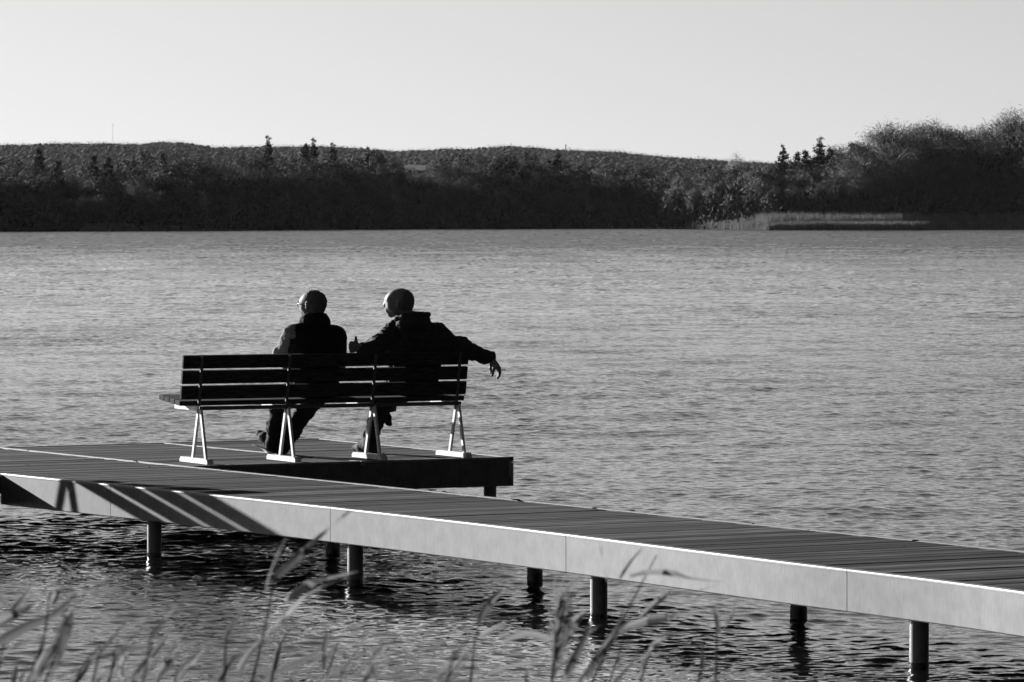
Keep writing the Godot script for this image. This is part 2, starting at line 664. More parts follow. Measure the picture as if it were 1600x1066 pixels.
func foot_bar(x: float) -> ArrayMesh:
	var st := begin()
	var w := 0.026
	# bevelled upper ends
	var prof := [Vector2(-0.265, 0.0), Vector2(0.265, 0.0), Vector2(0.265, 0.022), Vector2(0.245, 0.038), Vector2(-0.245, 0.038), Vector2(-0.265, 0.022)]
	for i in prof.size():
		var a: Vector2 = prof[i]
		var c: Vector2 = prof[(i + 1) % prof.size()]
		quad(st, Vector3(x - w, a.y, a.x), Vector3(x - w, c.y, c.x), Vector3(x + w, c.y, c.x), Vector3(x + w, a.y, a.x))
	for s in [-1.0, 1.0]:
		for i in range(1, prof.size() - 1):
			var o := [prof[0], prof[i], prof[i + 1]]
			if s < 0:
				o = [prof[0], prof[i + 1], prof[i]]
			for p in o:
				st.set_normal(Vector3(s, 0, 0))
				st.set_uv(Vector2.ZERO)
				st.add_vertex(Vector3(x + s * w, p.y, p.x))
	return st.commit()

func on_jetty(v: float, u: float, up := 0.0) -> Vector3:
	var b := Basis(Vector3.UP, deg_to_rad(TURN))
	return CORNER + b * Vector3(v, up, u)

func build_benches() -> void:
	bench = make_bench("dark slatted bench on pale A-shaped legs, carrying the two seated men", on_jetty(-1.575, 2.985, 0.004), deg_to_rad(TURN - 4.25))
	make_bench("empty slatted bench on pale legs across the walkway from the men", on_jetty(-5.905, 2.94, 0.004), deg_to_rad(TURN))

# a point in the bench's own axes: where the pixel's line of sight meets the plane z
func bench_point(px: float, py: float, z: float) -> Vector3:
	var inv := bench.global_transform.affine_inverse()
	var o := inv * Vector3(0, EYE, 0)
	var d := inv.basis * ray(px, py)
	return o + d * ((z - o.z) / d.z)

# ---------------------------------------------------------------- people
# bones [a, radius, b, radius] joined smoothly on a grid and meshed as surface nets; results are added to the three arrays
func flesh(bones: Array, cell: float, k: float, out: Array, crease := 0.0, crease_freq := 8.0) -> void:
	var margin := 3.2 / k + cell
	var lo := Vector3.ONE * 1e9
	var hi := Vector3.ONE * -1e9
	for b in bones:
		var r: float = maxf(b[1], b[3]) + margin + cell
		lo = lo.min((b[0] as Vector3).min(b[2]) - Vector3.ONE * r)
		hi = hi.max((b[0] as Vector3).max(b[2]) + Vector3.ONE * r)
	var nx := int((hi.x - lo.x) / cell) + 2
	var ny := int((hi.y - lo.y) / cell) + 2
	var nz := int((hi.z - lo.z) / cell) + 2
	var f := PackedFloat32Array()
	f.resize(nx * ny * nz)
	for b in bones:
		var a: Vector3 = b[0]
		var ra: float = b[1]
		var rb: float = b[3]
		var ba: Vector3 = b[2] - a
		var bb := maxf(ba.length_squared(), 1e-9)
		var r := maxf(ra, rb) + margin
		var l := ((a.min(b[2]) - Vector3.ONE * r - lo) / cell).floor()
		var h := ((a.max(b[2]) + Vector3.ONE * r - lo) / cell).ceil()
		for z in range(maxi(int(l.z), 0), mini(int(h.z), nz - 1) + 1):
			for y in range(maxi(int(l.y), 0), mini(int(h.y), ny - 1) + 1):
				var o := (z * ny + y) * nx
				for x in range(maxi(int(l.x), 0), mini(int(h.x), nx - 1) + 1):
					var p := Vector3(lo.x + x * cell, lo.y + y * cell, lo.z + z * cell) - a
					var t := clampf(p.dot(ba) / bb, 0.0, 1.0)
					var d := (p - ba * t).length() - lerpf(ra, rb, t)
					if d < margin:
						f[o + x] += exp(-k * d)
	var floor_v := exp(-k * margin)
	for i in f.size():
		f[i] = -log(maxf(f[i], floor_v)) / k
	var v: PackedVector3Array = out[0]
	var n: PackedVector3Array = out[1]
	var idx: PackedInt32Array = out[2]
	var where := {}
	var noise := FastNoiseLite.new()
	noise.seed = 77
	noise.frequency = crease_freq
	noise.fractal_octaves = 3
	var sxy := nx * ny
	for z in nz - 1:
		for y in ny - 1:
			var o := (z * ny + y) * nx
			for x in nx - 1:
				var i := o + x
				var c0 := f[i]
				var c1 := f[i + 1]
				var c2 := f[i + nx]
				var c3 := f[i + nx + 1]
				var c4 := f[i + sxy]
				var c5 := f[i + sxy + 1]
				var c6 := f[i + sxy + nx]
				var c7 := f[i + sxy + nx + 1]
				var ins := int(c0 < 0) + int(c1 < 0) + int(c2 < 0) + int(c3 < 0) + int(c4 < 0) + int(c5 < 0) + int(c6 < 0) + int(c7 < 0)
				if ins == 0 or ins == 8:
					continue
				var c := [c0, c1, c2, c3, c4, c5, c6, c7]
				var sum := Vector3.ZERO
				var cnt := 0
				for e in [[0, 1], [2, 3], [4, 5], [6, 7], [0, 2], [1, 3], [4, 6], [5, 7], [0, 4], [1, 5], [2, 6], [3, 7]]:
					var p: float = c[e[0]]
					var q: float = c[e[1]]
					if (p < 0) != (q < 0):
						var t := p / (p - q)
						var pa := Vector3(e[0] & 1, (e[0] >> 1) & 1, e[0] >> 2)
						var pb := Vector3(e[1] & 1, (e[1] >> 1) & 1, e[1] >> 2)
						sum += pa.lerp(pb, t)
						cnt += 1
				var g := Vector3(c1 + c3 + c5 + c7 - c0 - c2 - c4 - c6, c2 + c3 + c6 + c7 - c0 - c1 - c4 - c5, c4 + c5 + c6 + c7 - c0 - c1 - c2 - c3).normalized()
				var pos := lo + (Vector3(x, y, z) + sum / cnt) * cell
				if crease > 0.0:
					var q := noise.get_noise_3dv(pos * Vector3(1.0, 1.6, 1.0))
					pos += g * crease * q
					var e := 0.012
					g = (g - Vector3(noise.get_noise_3dv((pos + Vector3(e, 0, 0)) * Vector3(1.0, 1.6, 1.0)) - q, noise.get_noise_3dv((pos + Vector3(0, e, 0)) * Vector3(1.0, 1.6, 1.0)) - q, noise.get_noise_3dv((pos + Vector3(0, 0, e)) * Vector3(1.0, 1.6, 1.0)) - q) * (crease / e)).normalized()
				where[i] = v.size()
				v.append(pos)
				n.append(g)
	for i in where:
		var x: int = i % nx
		var y: int = (i / nx) % ny
		var z: int = i / sxy
		if x == 0 or y == 0 or z == 0:
			continue
		for e in [[1, nx, sxy], [nx, sxy, 1], [sxy, 1, nx]]:
			var a: bool = f[i] < 0
			if a == (f[i + e[0]] < 0):
				continue
			var q0: int = where.get(i, -1)
			var q1: int = where.get(i - e[1], -1)
			var q2: int = where.get(i - e[1] - e[2], -1)
			var q3: int = where.get(i - e[2], -1)
			if q0 < 0 or q1 < 0 or q2 < 0 or q3 < 0:
				continue
			if a:
				idx.append_array([q0, q2, q1, q0, q3, q2])
			else:
				idx.append_array([q0, q1, q2, q0, q2, q3])
	out[0] = v
	out[1] = n
	out[2] = idx

func fresh() -> Array:
	return [PackedVector3Array(), PackedVector3Array(), PackedInt32Array()]

func skin(out: Array) -> ArrayMesh:
	return arr_mesh(out[0], out[1], out[2])

func chain(pts: Array, radii: Array) -> Array:
	var o := []
	for i in pts.size() - 1:
		o.append([pts[i], radii[i], pts[i + 1], radii[i + 1]])
	return o

func ball(p: Vector3, r: float) -> Array:
	return [p, r, p + Vector3(0.0001, 0, 0), r]

# head at c (centre of the skull) looking along f; neck comes down to base
func head_bones(c: Vector3, f: Vector3, base: Vector3, size := 1.0) -> Array:
	var s := f.cross(Vector3.UP).normalized()
	var u := Vector3.UP
	var m := size
	var o := [
		[c - f * 0.022 * m + u * 0.010 * m, 0.080 * m, c + f * 0.026 * m + u * 0.002 * m, 0.078 * m],
		ball(c + u * 0.013 * m, 0.082 * m),
		[c - f * 0.030 * m - u * 0.030 * m, 0.068 * m, c + f * 0.02 * m - u * 0.03 * m, 0.07 * m],
		ball(c + f * 0.036 * m + u * 0.012 * m, 0.077 * m),
		[c + f * 0.03 * m - u * 0.065 * m, 0.055 * m, c + f * 0.075 * m - u * 0.103 * m, 0.026 * m],
		[c + f * 0.103 * m + u * 0.012 * m, 0.010 * m, c + f * 0.127 * m - u * 0.026 * m, 0.011 * m],
		ball(c + f * 0.118 * m - u * 0.032 * m, 0.013 * m),
		[c + f * 0.099 * m - u * 0.060 * m - s * 0.012, 0.014 * m, c + f * 0.099 * m - u * 0.060 * m + s * 0.012, 0.014 * m],
		[c + f * 0.096 * m - u * 0.074 * m - s * 0.010, 0.013 * m, c + f * 0.096 * m - u * 0.074 * m + s * 0.010, 0.013 * m],
		[c - f * 0.025 * m - u * 0.06 * m, 0.056 * m, base, 0.062 * m]]
	for k in [-1.0, 1.0]:
		o.append([c + f * 0.055 * m + s * k * 0.034 * m - u * 0.035 * m, 0.040 * m, c + f * 0.03 * m + s * k * 0.04 * m - u * 0.07 * m, 0.03 * m])
		o.append([c + f * 0.102 * m + s * k * 0.012 * m + u * 0.020 * m, 0.011 * m, c + f * 0.080 * m + s * k * 0.050 * m + u * 0.018 * m, 0.012 * m])
		o.append([c - f * 0.014 * m + s * k * 0.094 * m - u * 0.004 * m, 0.010 * m, c - f * 0.004 * m + s * k * 0.085 * m - u * 0.040 * m, 0.008 * m])
	return o

# a hand given by its wrist, knuckle middle, and finger chains
func hand_bones(wrist: Vector3, palm: Vector3, across: Vector3, fingers: Array, thumb: Array) -> Array:
	var o := []
	var n := fingers.size()
	for i in n:
		var side := across * (0.027 - 0.018 * i)
		o.append([wrist + side * 0.45, 0.022, palm + side, 0.0135])
		var r: float = [0.0118, 0.0122, 0.0116, 0.0104][i]
		var pts: Array = fingers[i]
		o += chain([palm + side] + pts, [0.0115, r, r * 0.95, r * 0.86].slice(0, pts.size() + 1))
	o += chain([wrist + across * 0.022] + thumb, [0.017, 0.012, 0.0105, 0.009].slice(0, thumb.size() + 1))
	return o

func bp(px: float, py: float, z: float) -> Vector3:
	return bench_point(px, py, z)

func lap_hand(wrist: Vector3, dir: Vector3, across: Vector3) -> Array:
	var palm := wrist + dir * 0.085
	var fingers := []
	for i in 4:
		var p := palm + across * (0.027 - 0.018 * i)
		var len: float = [0.9, 1.0, 0.95, 0.75][i]
		fingers.append([p + dir * 0.038 * len + Vector3(0, -0.012, 0), p + dir * 0.058 * len + Vector3(0, -0.034, 0), p + dir * 0.055 * len + Vector3(0, -0.052, 0)])
	return hand_bones(wrist, palm, across, fingers, [wrist + dir * 0.04 + across * 0.045, wrist + dir * 0.068 + across * 0.05 + Vector3(0, -0.01, 0), wrist + dir * 0.09 + across * 0.042 + Vector3(0, -0.02, 0)])

func shoe(called: String, p: Node, ankle: Vector3, heel: Vector3, toe: Vector3, m: Material, sole_m: Material, boot := false) -> void:
	var o := fresh()
	var up := (ankle - heel).normalized()
	var mid := heel.lerp(toe, 0.55)
	var bones := [[heel + up * 0.035, 0.038, mid + up * 0.034, 0.040], [mid + up * 0.034, 0.040, toe + up * 0.026, 0.030], [heel + up * 0.04, 0.040, ankle, 0.045], [mid + up * 0.045, 0.034, ankle, 0.042]]
	if boot:
		bones.append([ankle, 0.05, ankle + up * 0.07, 0.052])
	flesh(bones, 0.008, 70.0, o, 0.004, 20.0)
	var s := part(called, skin(o), m, p)
	var q := fresh()
	flesh([[heel - up * 0.004, 0.036, mid - up * 0.004, 0.034], [mid - up * 0.004, 0.036, toe - up * 0.002, 0.030]], 0.008, 90.0, q)
	# flatten the sole
	for i in q[0].size():
		var d: Vector3 = q[0][i] - heel
		var h := d.dot(up)
		q[0][i] -= up * (h - clampf(h, -0.018, 0.012))
	part("sole", skin(q), sole_m, s)

func build_people() -> void:
	# ---- the man with the body warmer
	var at := bench.position
	var a := thing("person", "seated person in dark body warmer over pale sleeves, short grey hair, back turned", "person", at, bench.rotation.y, "men on the bench")
	var sl := bp(457, 522, -0.13)
	var sr := bp(526, 524, -0.13)
	var mid := (sl + sr) * 0.5
	var nb := bp(492, 510, -0.10)
	var hc := bp(489.5, 473.5, -0.13)
	var f := Vector3(-0.45, -0.06, -0.89).normalized()
	var hip := Vector3(mid.x, 0.565, -0.17)
	var el := bp(440, 556, -0.24)
	var er := bp(526, 570, -0.16)
	var wl := Vector3(mid.x - 0.05, 0.66, -0.40)
	var wr := Vector3(mid.x + 0.06, 0.64, -0.38)
	var kl := bp(437, 630, -0.58)
	var kr := bp(481, 634, -0.56)
	var al := bp(427, 694, -0.80)
	var ar := bp(441, 698, -0.78)
	var legs := [[hip + Vector3(-0.09, 0, 0), 0.075, kl, 0.052], [kl, 0.05, al, 0.036], [hip + Vector3(0.09, 0, 0), 0.075, kr, 0.052], [kr, 0.05, ar, 0.036]]
	var arms := [[sl, 0.048, el, 0.04], [el, 0.038, wl, 0.026], [sr, 0.048, er, 0.04], [er, 0.038, wr, 0.026]]
	var trunk := [[sl + Vector3(0.03, -0.01, 0), 0.06, sr + Vector3(-0.03, -0.01, 0), 0.06], [mid + Vector3(-0.06, -0.11, 0), 0.10, mid + Vector3(0.06, -0.11, 0), 0.10], [mid + Vector3(0, -0.12, 0), 0.11, hip + Vector3(0, 0.03, 0), 0.115], [hip + Vector3(-0.06, 0, 0), 0.105, hip + Vector3(0.06, 0, 0), 0.105]]
	var body := fresh()
	flesh(legs + arms + trunk + [[nb, 0.06, hc - Vector3(0, 0.06, 0), 0.052]], 0.016, 40.0, body)
	flesh(head_bones(hc, f, nb, 0.93), 0.005, 100.0, body)
	flesh(lap_hand(wl, Vector3(0.75, -0.1, -0.65).normalized(), Vector3(-0.6, 0, -0.8).normalized()), 0.0045, 160.0, body)
	flesh(lap_hand(wr, Vector3(-0.75, -0.1, -0.65).normalized(), Vector3(0.6, 0, -0.8).normalized()), 0.0045, 160.0, body)
	part("body", skin(body), M.skin, a)
	var hair := fresh()
	flesh([[hc - f * 0.036 + Vector3(0, 0.006, 0), 0.0735, hc + f * 0.004 + Vector3(0, 0.014, 0), 0.0755], ball(hc - f * 0.012 + Vector3(0, 0.012, 0), 0.0805), [hc - f * 0.036 - Vector3(0, 0.036, 0), 0.0635, hc + f * 0.002 - Vector3(0, 0.022, 0), 0.0690]], 0.005, 120.0, hair, 0.009, 45.0)
	var strands := begin()
	rng.seed = 17
	for i in 900:
		var dir := Vector3(rng.randfn(), rng.randfn(0.2, 0.8), rng.randfn()).normalized()
		if dir.dot(f) > 0.45 or dir.y < -0.45:
			continue
		spray(strands, hc - f * 0.014 + Vector3(0, 0.006, 0) + dir * Vector3(0.079, 0.085, 0.084), 1, Vector3.ONE * 0.003, 0.016, 0.07, dir * 0.8 - f * 0.5)
	var hp := part("hair", skin(hair), M.hair, a)
	part("strands", strands.commit(), M.hair, hp)
	var sleeves := fresh()
	flesh([[sl, 0.072, el, 0.064], [el, 0.062, wl, 0.042], [sr, 0.070, er, 0.062], [er, 0.060, wr, 0.042]], 0.011, 55.0, sleeves, 0.012, 9.0)
	part("sleeves", skin(sleeves), M.sleeve, a)
	var vest := fresh()
	flesh([[sl + Vector3(0.012, 0.002, 0.004), 0.068, sr + Vector3(-0.012, 0.002, 0.004), 0.068], [sl + Vector3(0.03, 0.0, 0), 0.062, nb + Vector3(-0.03, 0.005, 0), 0.052], [sr + Vector3(-0.03, 0.0, 0), 0.062, nb + Vector3(0.03, 0.005, 0), 0.052],
		[mid + Vector3(-0.085, -0.10, 0.0), 0.128, mid + Vector3(0.095, -0.10, 0.0), 0.128], [mid + Vector3(-0.075, -0.12, 0), 0.13, hip + Vector3(-0.06, 0.06, 0), 0.13], [mid + Vector3(0.085, -0.12, 0), 0.13, hip + Vector3(0.07, 0.06, 0), 0.13], [sr + Vector3(0.0, -0.02, 0), 0.07, sr + Vector3(0.0, -0.16, 0), 0.075]], 0.012, 60.0, vest, 0.010, 7.0)
	var vp := part("vest", skin(vest), M.dark_cloth, a)
	var collar := fresh()
	var cb := []
	for k in 14:
		var an := TAU * k / 14.0
		var bnd := TAU * (k + 1) / 14.0
		var top := bp(491, 495.5, -0.125)
		for lev in [[0.0, 0.078, 0.012], [-0.028, 0.086, 0.015], [-0.055, 0.094, 0.018]]:
			var tilt0 := Vector3(0, sin(an) * 0.012, 0)
			var tilt1 := Vector3(0, sin(bnd) * 0.012, 0)
			cb.append([top + Vector3(cos(an) * lev[1], lev[0], sin(an) * lev[1] * 0.9) + tilt0, lev[2], top + Vector3(cos(bnd) * lev[1], lev[0], sin(bnd) * lev[1] * 0.9) + tilt1, lev[2]])
	flesh(cb, 0.009, 80.0, collar, 0.006, 14.0)
	part("collar", skin(collar), M.dark_cloth, vp)
	var tr := fresh()
	flesh([[hip + Vector3(-0.085, 0, 0), 0.105, kl, 0.075], [kl, 0.073, kl.lerp(al, 0.55), 0.068], [kl.lerp(al, 0.55), 0.068, al + Vector3(0, 0.0, 0), 0.064], [hip + Vector3(0.085, 0, 0), 0.105, kr, 0.075], [kr, 0.073, kr.lerp(ar, 0.6), 0.064], [kr.lerp(ar, 0.6), 0.064, ar, 0.06], [hip + Vector3(-0.07, 0.0, 0.02), 0.12, hip + Vector3(0.07, 0.0, 0.02), 0.12]], 0.012, 55.0, tr, 0.014, 9.0)
	part("trousers", skin(tr), M.trousers, a)
	shoe("shoe", a, al + Vector3(0, -0.02, -0.02), bp(423, 705, -0.82), bp(404, 683, -0.96), M.shoe, M.pale_sole)
	shoe("shoe", a, ar + Vector3(0, -0.02, -0.02), bp(441, 708, -0.80), bp(424, 690, -0.96), M.shoe, M.pale_sole)
	# spectacles: rims and the side arms
	var gs := begin()
	var s := f.cross(Vector3.UP).normalized()
	for k in [-1.0, 1.0]:
		var ring := []
		for q in 13:
			var an := TAU * q / 12.0
			ring.append(hc + f * 0.112 + s * k * 0.034 + s * cos(an) * 0.024 + Vector3.UP * (sin(an) * 0.019 - 0.004))
		var rr := []
		for q in 13:
			rr.append(0.0028)
		tube(gs, ring, rr, 5, false)
		tube(gs, [hc + f * 0.110 + s * k * 0.060, hc + f * 0.06 + s * k * 0.090, hc - f * 0.005 + s * k * 0.094 + Vector3.UP * 0.004], [0.003, 0.003, 0.003], 5)
	part("spectacles", gs.commit(), M.black_plastic, a)

	# ---- the man in the hooded jacket
	var b := thing("person", "bald person in dark hooded jacket with one arm stretched along the backrest", "person", at, bench.rotation.y, "men on the bench")
	sl = bp(616, 521, -0.13)
	sr = bp(679, 523, -0.11)
	mid = (sl + sr) * 0.5
	nb = bp(641, 508, -0.11)
	hc = bp(625.5, 470.5, -0.14)
	f = Vector3(-0.753, -0.03, -0.66).normalized()
	hip = Vector3(mid.x + 0.01, 0.565, -0.17)
	el = bp(588, 543, -0.03)
	er = bp(726, 545, 0.0)
	wl = bp(561, 545, -0.03)
	wr = bp(767, 561, 0.03)
	kl = bp(596, 618, -0.60)
	kr = bp(592, 627, -0.52)
	al = bp(601, 630, -0.52)
	ar = bp(580, 692, -0.72)
	legs = [[hip + Vector3(-0.09, 0, 0), 0.075, kl, 0.052], [kl, 0.048, al, 0.036], [hip + Vector3(0.09, 0, 0), 0.075, kr, 0.052], [kr, 0.05, ar, 0.036]]
	arms = [[sl, 0.048, el, 0.04], [el, 0.038, wl, 0.027], [sr, 0.048, er, 0.04], [er, 0.036, wr, 0.026]]
	trunk = [[sl + Vector3(0.03, -0.01, 0), 0.06, sr + Vector3(-0.03, -0.01, 0), 0.06], [mid + Vector3(-0.06, -0.11, 0), 0.10, mid + Vector3(0.06, -0.11, 0), 0.10], [mid + Vector3(0, -0.12, 0), 0.11, hip + Vector3(0, 0.03, 0), 0.115], [hip + Vector3(-0.06, 0, 0), 0.105, hip + Vector3(0.06, 0, 0), 0.105]]
	body = fresh()
	flesh(legs + arms + trunk + [[nb, 0.06, hc - Vector3(0, 0.06, 0), 0.052]], 0.016, 40.0, body)
	flesh(head_bones(hc, f, nb, 0.98), 0.005, 100.0, body)
	# hanging hand, a cigarette between two fingers
	var palm := bp(774, 571, 0.03)
	var across := Vector3(0.25, 0.0, 0.97).normalized()
	var hb := hand_bones(wr, palm, across, [
		[bp(780.0, 575, 0.050), bp(781.0, 582, 0.050), bp(779.8, 588, 0.046)],
		[bp(778.6, 577, 0.030), bp(779.2, 584, 0.028), bp(777.8, 590.5, 0.026)],
		[bp(771.5, 577.5, 0.012), bp(769.8, 583, 0.010), bp(769.0, 587, 0.012)],
		[bp(769.6, 575, -0.006), bp(767.6, 579, -0.008), bp(766.6, 583, -0.006)]],
		[bp(767.5, 570, 0.058), bp(766.5, 575.5, 0.064), bp(767.4, 581, 0.064)])
	flesh(hb, 0.004, 300.0, body)
	# resting fist with the thumb up
	var pl := bp(553, 541, -0.03)
	var hl := hand_bones(wl, pl, Vector3(0, 0.9, 0.4).normalized(), [
		[bp(548.5, 536, -0.03), bp(548.5, 538, -0.06), bp(553, 539.5, -0.065)],
		[bp(547.5, 540, -0.03), bp(547.5, 541.5, -0.06), bp(553, 542.5, -0.065)],
		[bp(547.5, 544, -0.03), bp(547.5, 545.5, -0.06), bp(553, 546, -0.065)],
		[bp(548.5, 548, -0.03), bp(548.5, 549, -0.058), bp(553, 549.5, -0.062)]],
		[bp(557, 537, -0.02), bp(556.3, 531.5, -0.02), bp(556, 527, -0.02)])
	flesh(hl, 0.004, 300.0, body)
	part("body", skin(body), M.skin, b)
	var crop := fresh()
	flesh([[hc - f * 0.029 + Vector3(0, 0.008, 0), 0.0790, hc + f * 0.027 + Vector3(0, 0.003, 0), 0.0770], ball(hc + Vector3(0, 0.013, 0), 0.0815), [hc + f * 0.003 - Vector3(0, 0.03, 0), 0.0690, hc - f * 0.02 - Vector3(0, 0.03, 0), 0.0700], [hc - f * 0.033 - Vector3(0, 0.034, 0), 0.0665, hc - f * 0.012 - Vector3(0, 0.03, 0), 0.0690]], 0.005, 120.0, crop, 0.0025, 60.0)
	part("hair", skin(crop), M.stubble, b)
	var jk := fresh()
	flesh([[sl, 0.082, el, 0.072], [el, 0.068, bp(566, 545, -0.03), 0.050], [sr, 0.080, er, 0.062], [er, 0.062, bp(763, 558.5, 0.028), 0.052],
		[sl + Vector3(0.02, 0.0, 0), 0.08, sr + Vector3(-0.02, 0.0, 0), 0.08], [sl + Vector3(0.04, 0.01, 0), 0.07, nb, 0.07], [sr + Vector3(-0.03, 0.01, 0), 0.07, nb, 0.07],
		[mid + Vector3(-0.08, -0.11, 0.0), 0.13, mid + Vector3(0.08, -0.11, 0.0), 0.13], [mid + Vector3(-0.08, -0.12, 0), 0.135, hip + Vector3(-0.07, 0.04, 0), 0.14], [mid + Vector3(0.08, -0.12, 0), 0.135, hip + Vector3(0.07, 0.04, 0), 0.14]], 0.011, 50.0, jk, 0.026, 8.0)
	var jp := part("jacket", skin(jk), M.jacket, b)
	# hood lying on the back, its upper edge standing up round the neck
	var hd := fresh()
	var rim := [bp(618, 503, -0.16), bp(622, 497, -0.08), bp(632, 493.5, -0.02), bp(646, 492, 0.0), bp(660, 491.5, -0.02), bp(669, 492, -0.06), bp(668, 500, -0.14)]
	var hbones := chain(rim, [0.018, 0.018, 0.018, 0.018, 0.017, 0.013, 0.02])
	var low := [bp(620, 510, -0.10), bp(627, 508, -0.03), bp(637, 506, 0.0), bp(647, 505, 0.01), bp(658, 505, 0.0), bp(667, 505, -0.03), bp(671, 508, -0.09)]
	hbones += chain(low, [0.022, 0.026, 0.030, 0.032, 0.03, 0.026, 0.022])
	hbones += [[bp(630, 515, -0.01), 0.035, bp(666, 515, -0.01), 0.035], [bp(634, 528, 0.0), 0.040, bp(664, 528, 0.0), 0.040], [bp(640, 541, 0.005), 0.034, bp(660, 541, 0.005), 0.034], [bp(650, 548, 0.0), 0.026, bp(651, 549, 0.0), 0.026]]
	flesh(hbones, 0.009, 75.0, hd, 0.010, 12.0)
	part("hood", skin(hd), M.jacket, jp)
	var t2 := fresh()
	flesh([[hip + Vector3(-0.085, 0, 0), 0.105, kl, 0.072], [kl, 0.070, al, 0.054], [hip + Vector3(0.085, 0, 0), 0.105, kr, 0.074], [kr, 0.068, kr.lerp(ar, 0.5), 0.058], [kr.lerp(ar, 0.5), 0.058, ar, 0.058], [hip + Vector3(-0.07, 0.0, 0.02), 0.12, hip + Vector3(0.07, 0.0, 0.02), 0.12]], 0.012, 55.0, t2, 0.012, 9.0)
	part("trousers", skin(t2), M.trousers, b)
	shoe("boot", b, ar + Vector3(0, 0.0, 0), bp(585, 706, -0.68), bp(557, 704.5, -0.93), M.shoe, M.dark_sole, true)
	shoe("boot", b, al, bp(599, 637, -0.50), bp(613, 642, -0.70), M.shoe, M.dark_sole)
	# cigarette
	var c := thing("cigarette", "thin cigarette between the fingers of the hanging hand", "cigarette", bench.transform * bp(779.8, 579.5, 0.043), bench.rotation.y)
	var away := Vector3(0.052, 0.012, 0.012)
	part("paper", tube_mesh([-away * 0.25, away * 0.85], [0.004, 0.004], 8), M.paper, c)
	part("ash_tip", tube_mesh([away * 0.851, away], [0.0041, 0.0036], 8), M.ash, c)

# ---------------------------------------------------------------- reeds in front of the camera
func blade(st: SurfaceTool, pts: Array, width: float, facing: Vector3) -> void:
	# a long leaf: folded along its middle, tapering to a point; pts are resampled along a smooth curve
	var c := Curve3D.new()
	for i in pts.size():
		var t: Vector3 = (pts[mini(i + 1, pts.size() - 1)] - pts[maxi(i - 1, 0)]) * 0.18
		c.add_point(pts[i], -t, t)
	var n := 12
	var rows := []
	for i in n + 1:
		var s := float(i) / n
		var p := c.sample_baked(s * c.get_baked_length(), true)
		var q := c.sample_baked(minf(s + 0.03, 1.0) * c.get_baked_length(), true) - c.sample_baked(maxf(s - 0.03, 0.0) * c.get_baked_length(), true)
		var side := q.normalized().cross(facing).normalized()
		var w := width * 0.5 * clampf(minf(0.45 + s * 3.0, 1.0) * pow(1.0 - s, 0.6) * 1.25, 0.02, 1.0)
		var nrm := side.cross(q.normalized()).normalized()
		rows.append([p - side * w, p + nrm * w * 0.35, p + side * w])
	for i in n:
		for k in 2:
			var a: Vector3 = rows[i][k]
			var b: Vector3 = rows[i][k + 1]
			var d: Vector3 = rows[i + 1][k]
			var e: Vector3 = rows[i + 1][k + 1]
			quad(st, a, b, e, d)

func reed(label: String, far_m: float, stem: Array, leaves: Array, m: Material, dark: Material, plume := false) -> void:
	var metres := far_m * 0.60
	var foot := at_distance(stem[0][0], stem[0][1], metres)
	foot.y = -0.25
	foot.x -= 0.10
	var o := thing("reed", label, "reed", foot, 0.0, "reeds in front of the jetty")
	var pts := [Vector3.ZERO]
	var rad := [0.0025]
	for i in stem.size():
		pts.append(at_distance(stem[i][0], stem[i][1], metres) - foot)
		rad.append(lerpf(0.0022, 0.0008, (i + 1.0) / stem.size()))
	part("stem", tube_mesh(pts, rad, 6), dark, o)
	for l in leaves:
		var lp := []
		for k in range(1, l.size()):
			lp.append(at_distance(l[k][0], l[k][1], metres + 0.05 * k * (1 if rng.randf() < 0.5 else -1)) - foot)
		var st := begin()
		blade(st, lp, l[0] * (0.62 if l[0] > 0.0101 else 0.46), Vector3(rng.randf_range(-0.5, 0.3), rng.randf_range(-0.2, 0.5), 1).normalized())
		part("leaf", st.commit(), m if rng.randf() < 0.6 else dark, o)
	if plume:
		var st := begin()
		var top: Vector3 = pts[-1]
		var dir: Vector3 = (pts[-1] - pts[-2]).normalized()
		for k in 70:
			var s := rng.randf()
			var base := top - dir * 0.10 * (1.0 - s)
			var spray := (dir + Vector3(rng.randfn(0.25, 0.3), rng.randfn(0.0, 0.3), rng.randfn(0, 0.3))).normalized()
			var tip := base + spray * rng.randf_range(0.02, 0.045)
			var side := spray.cross(Vector3(rng.randf(), rng.randf(), 1)).normalized() * 0.0013
			quad(st, base - side, base + side, tip + side * 0.4, tip - side * 0.4)
		part("plume", st.commit(), m, o)

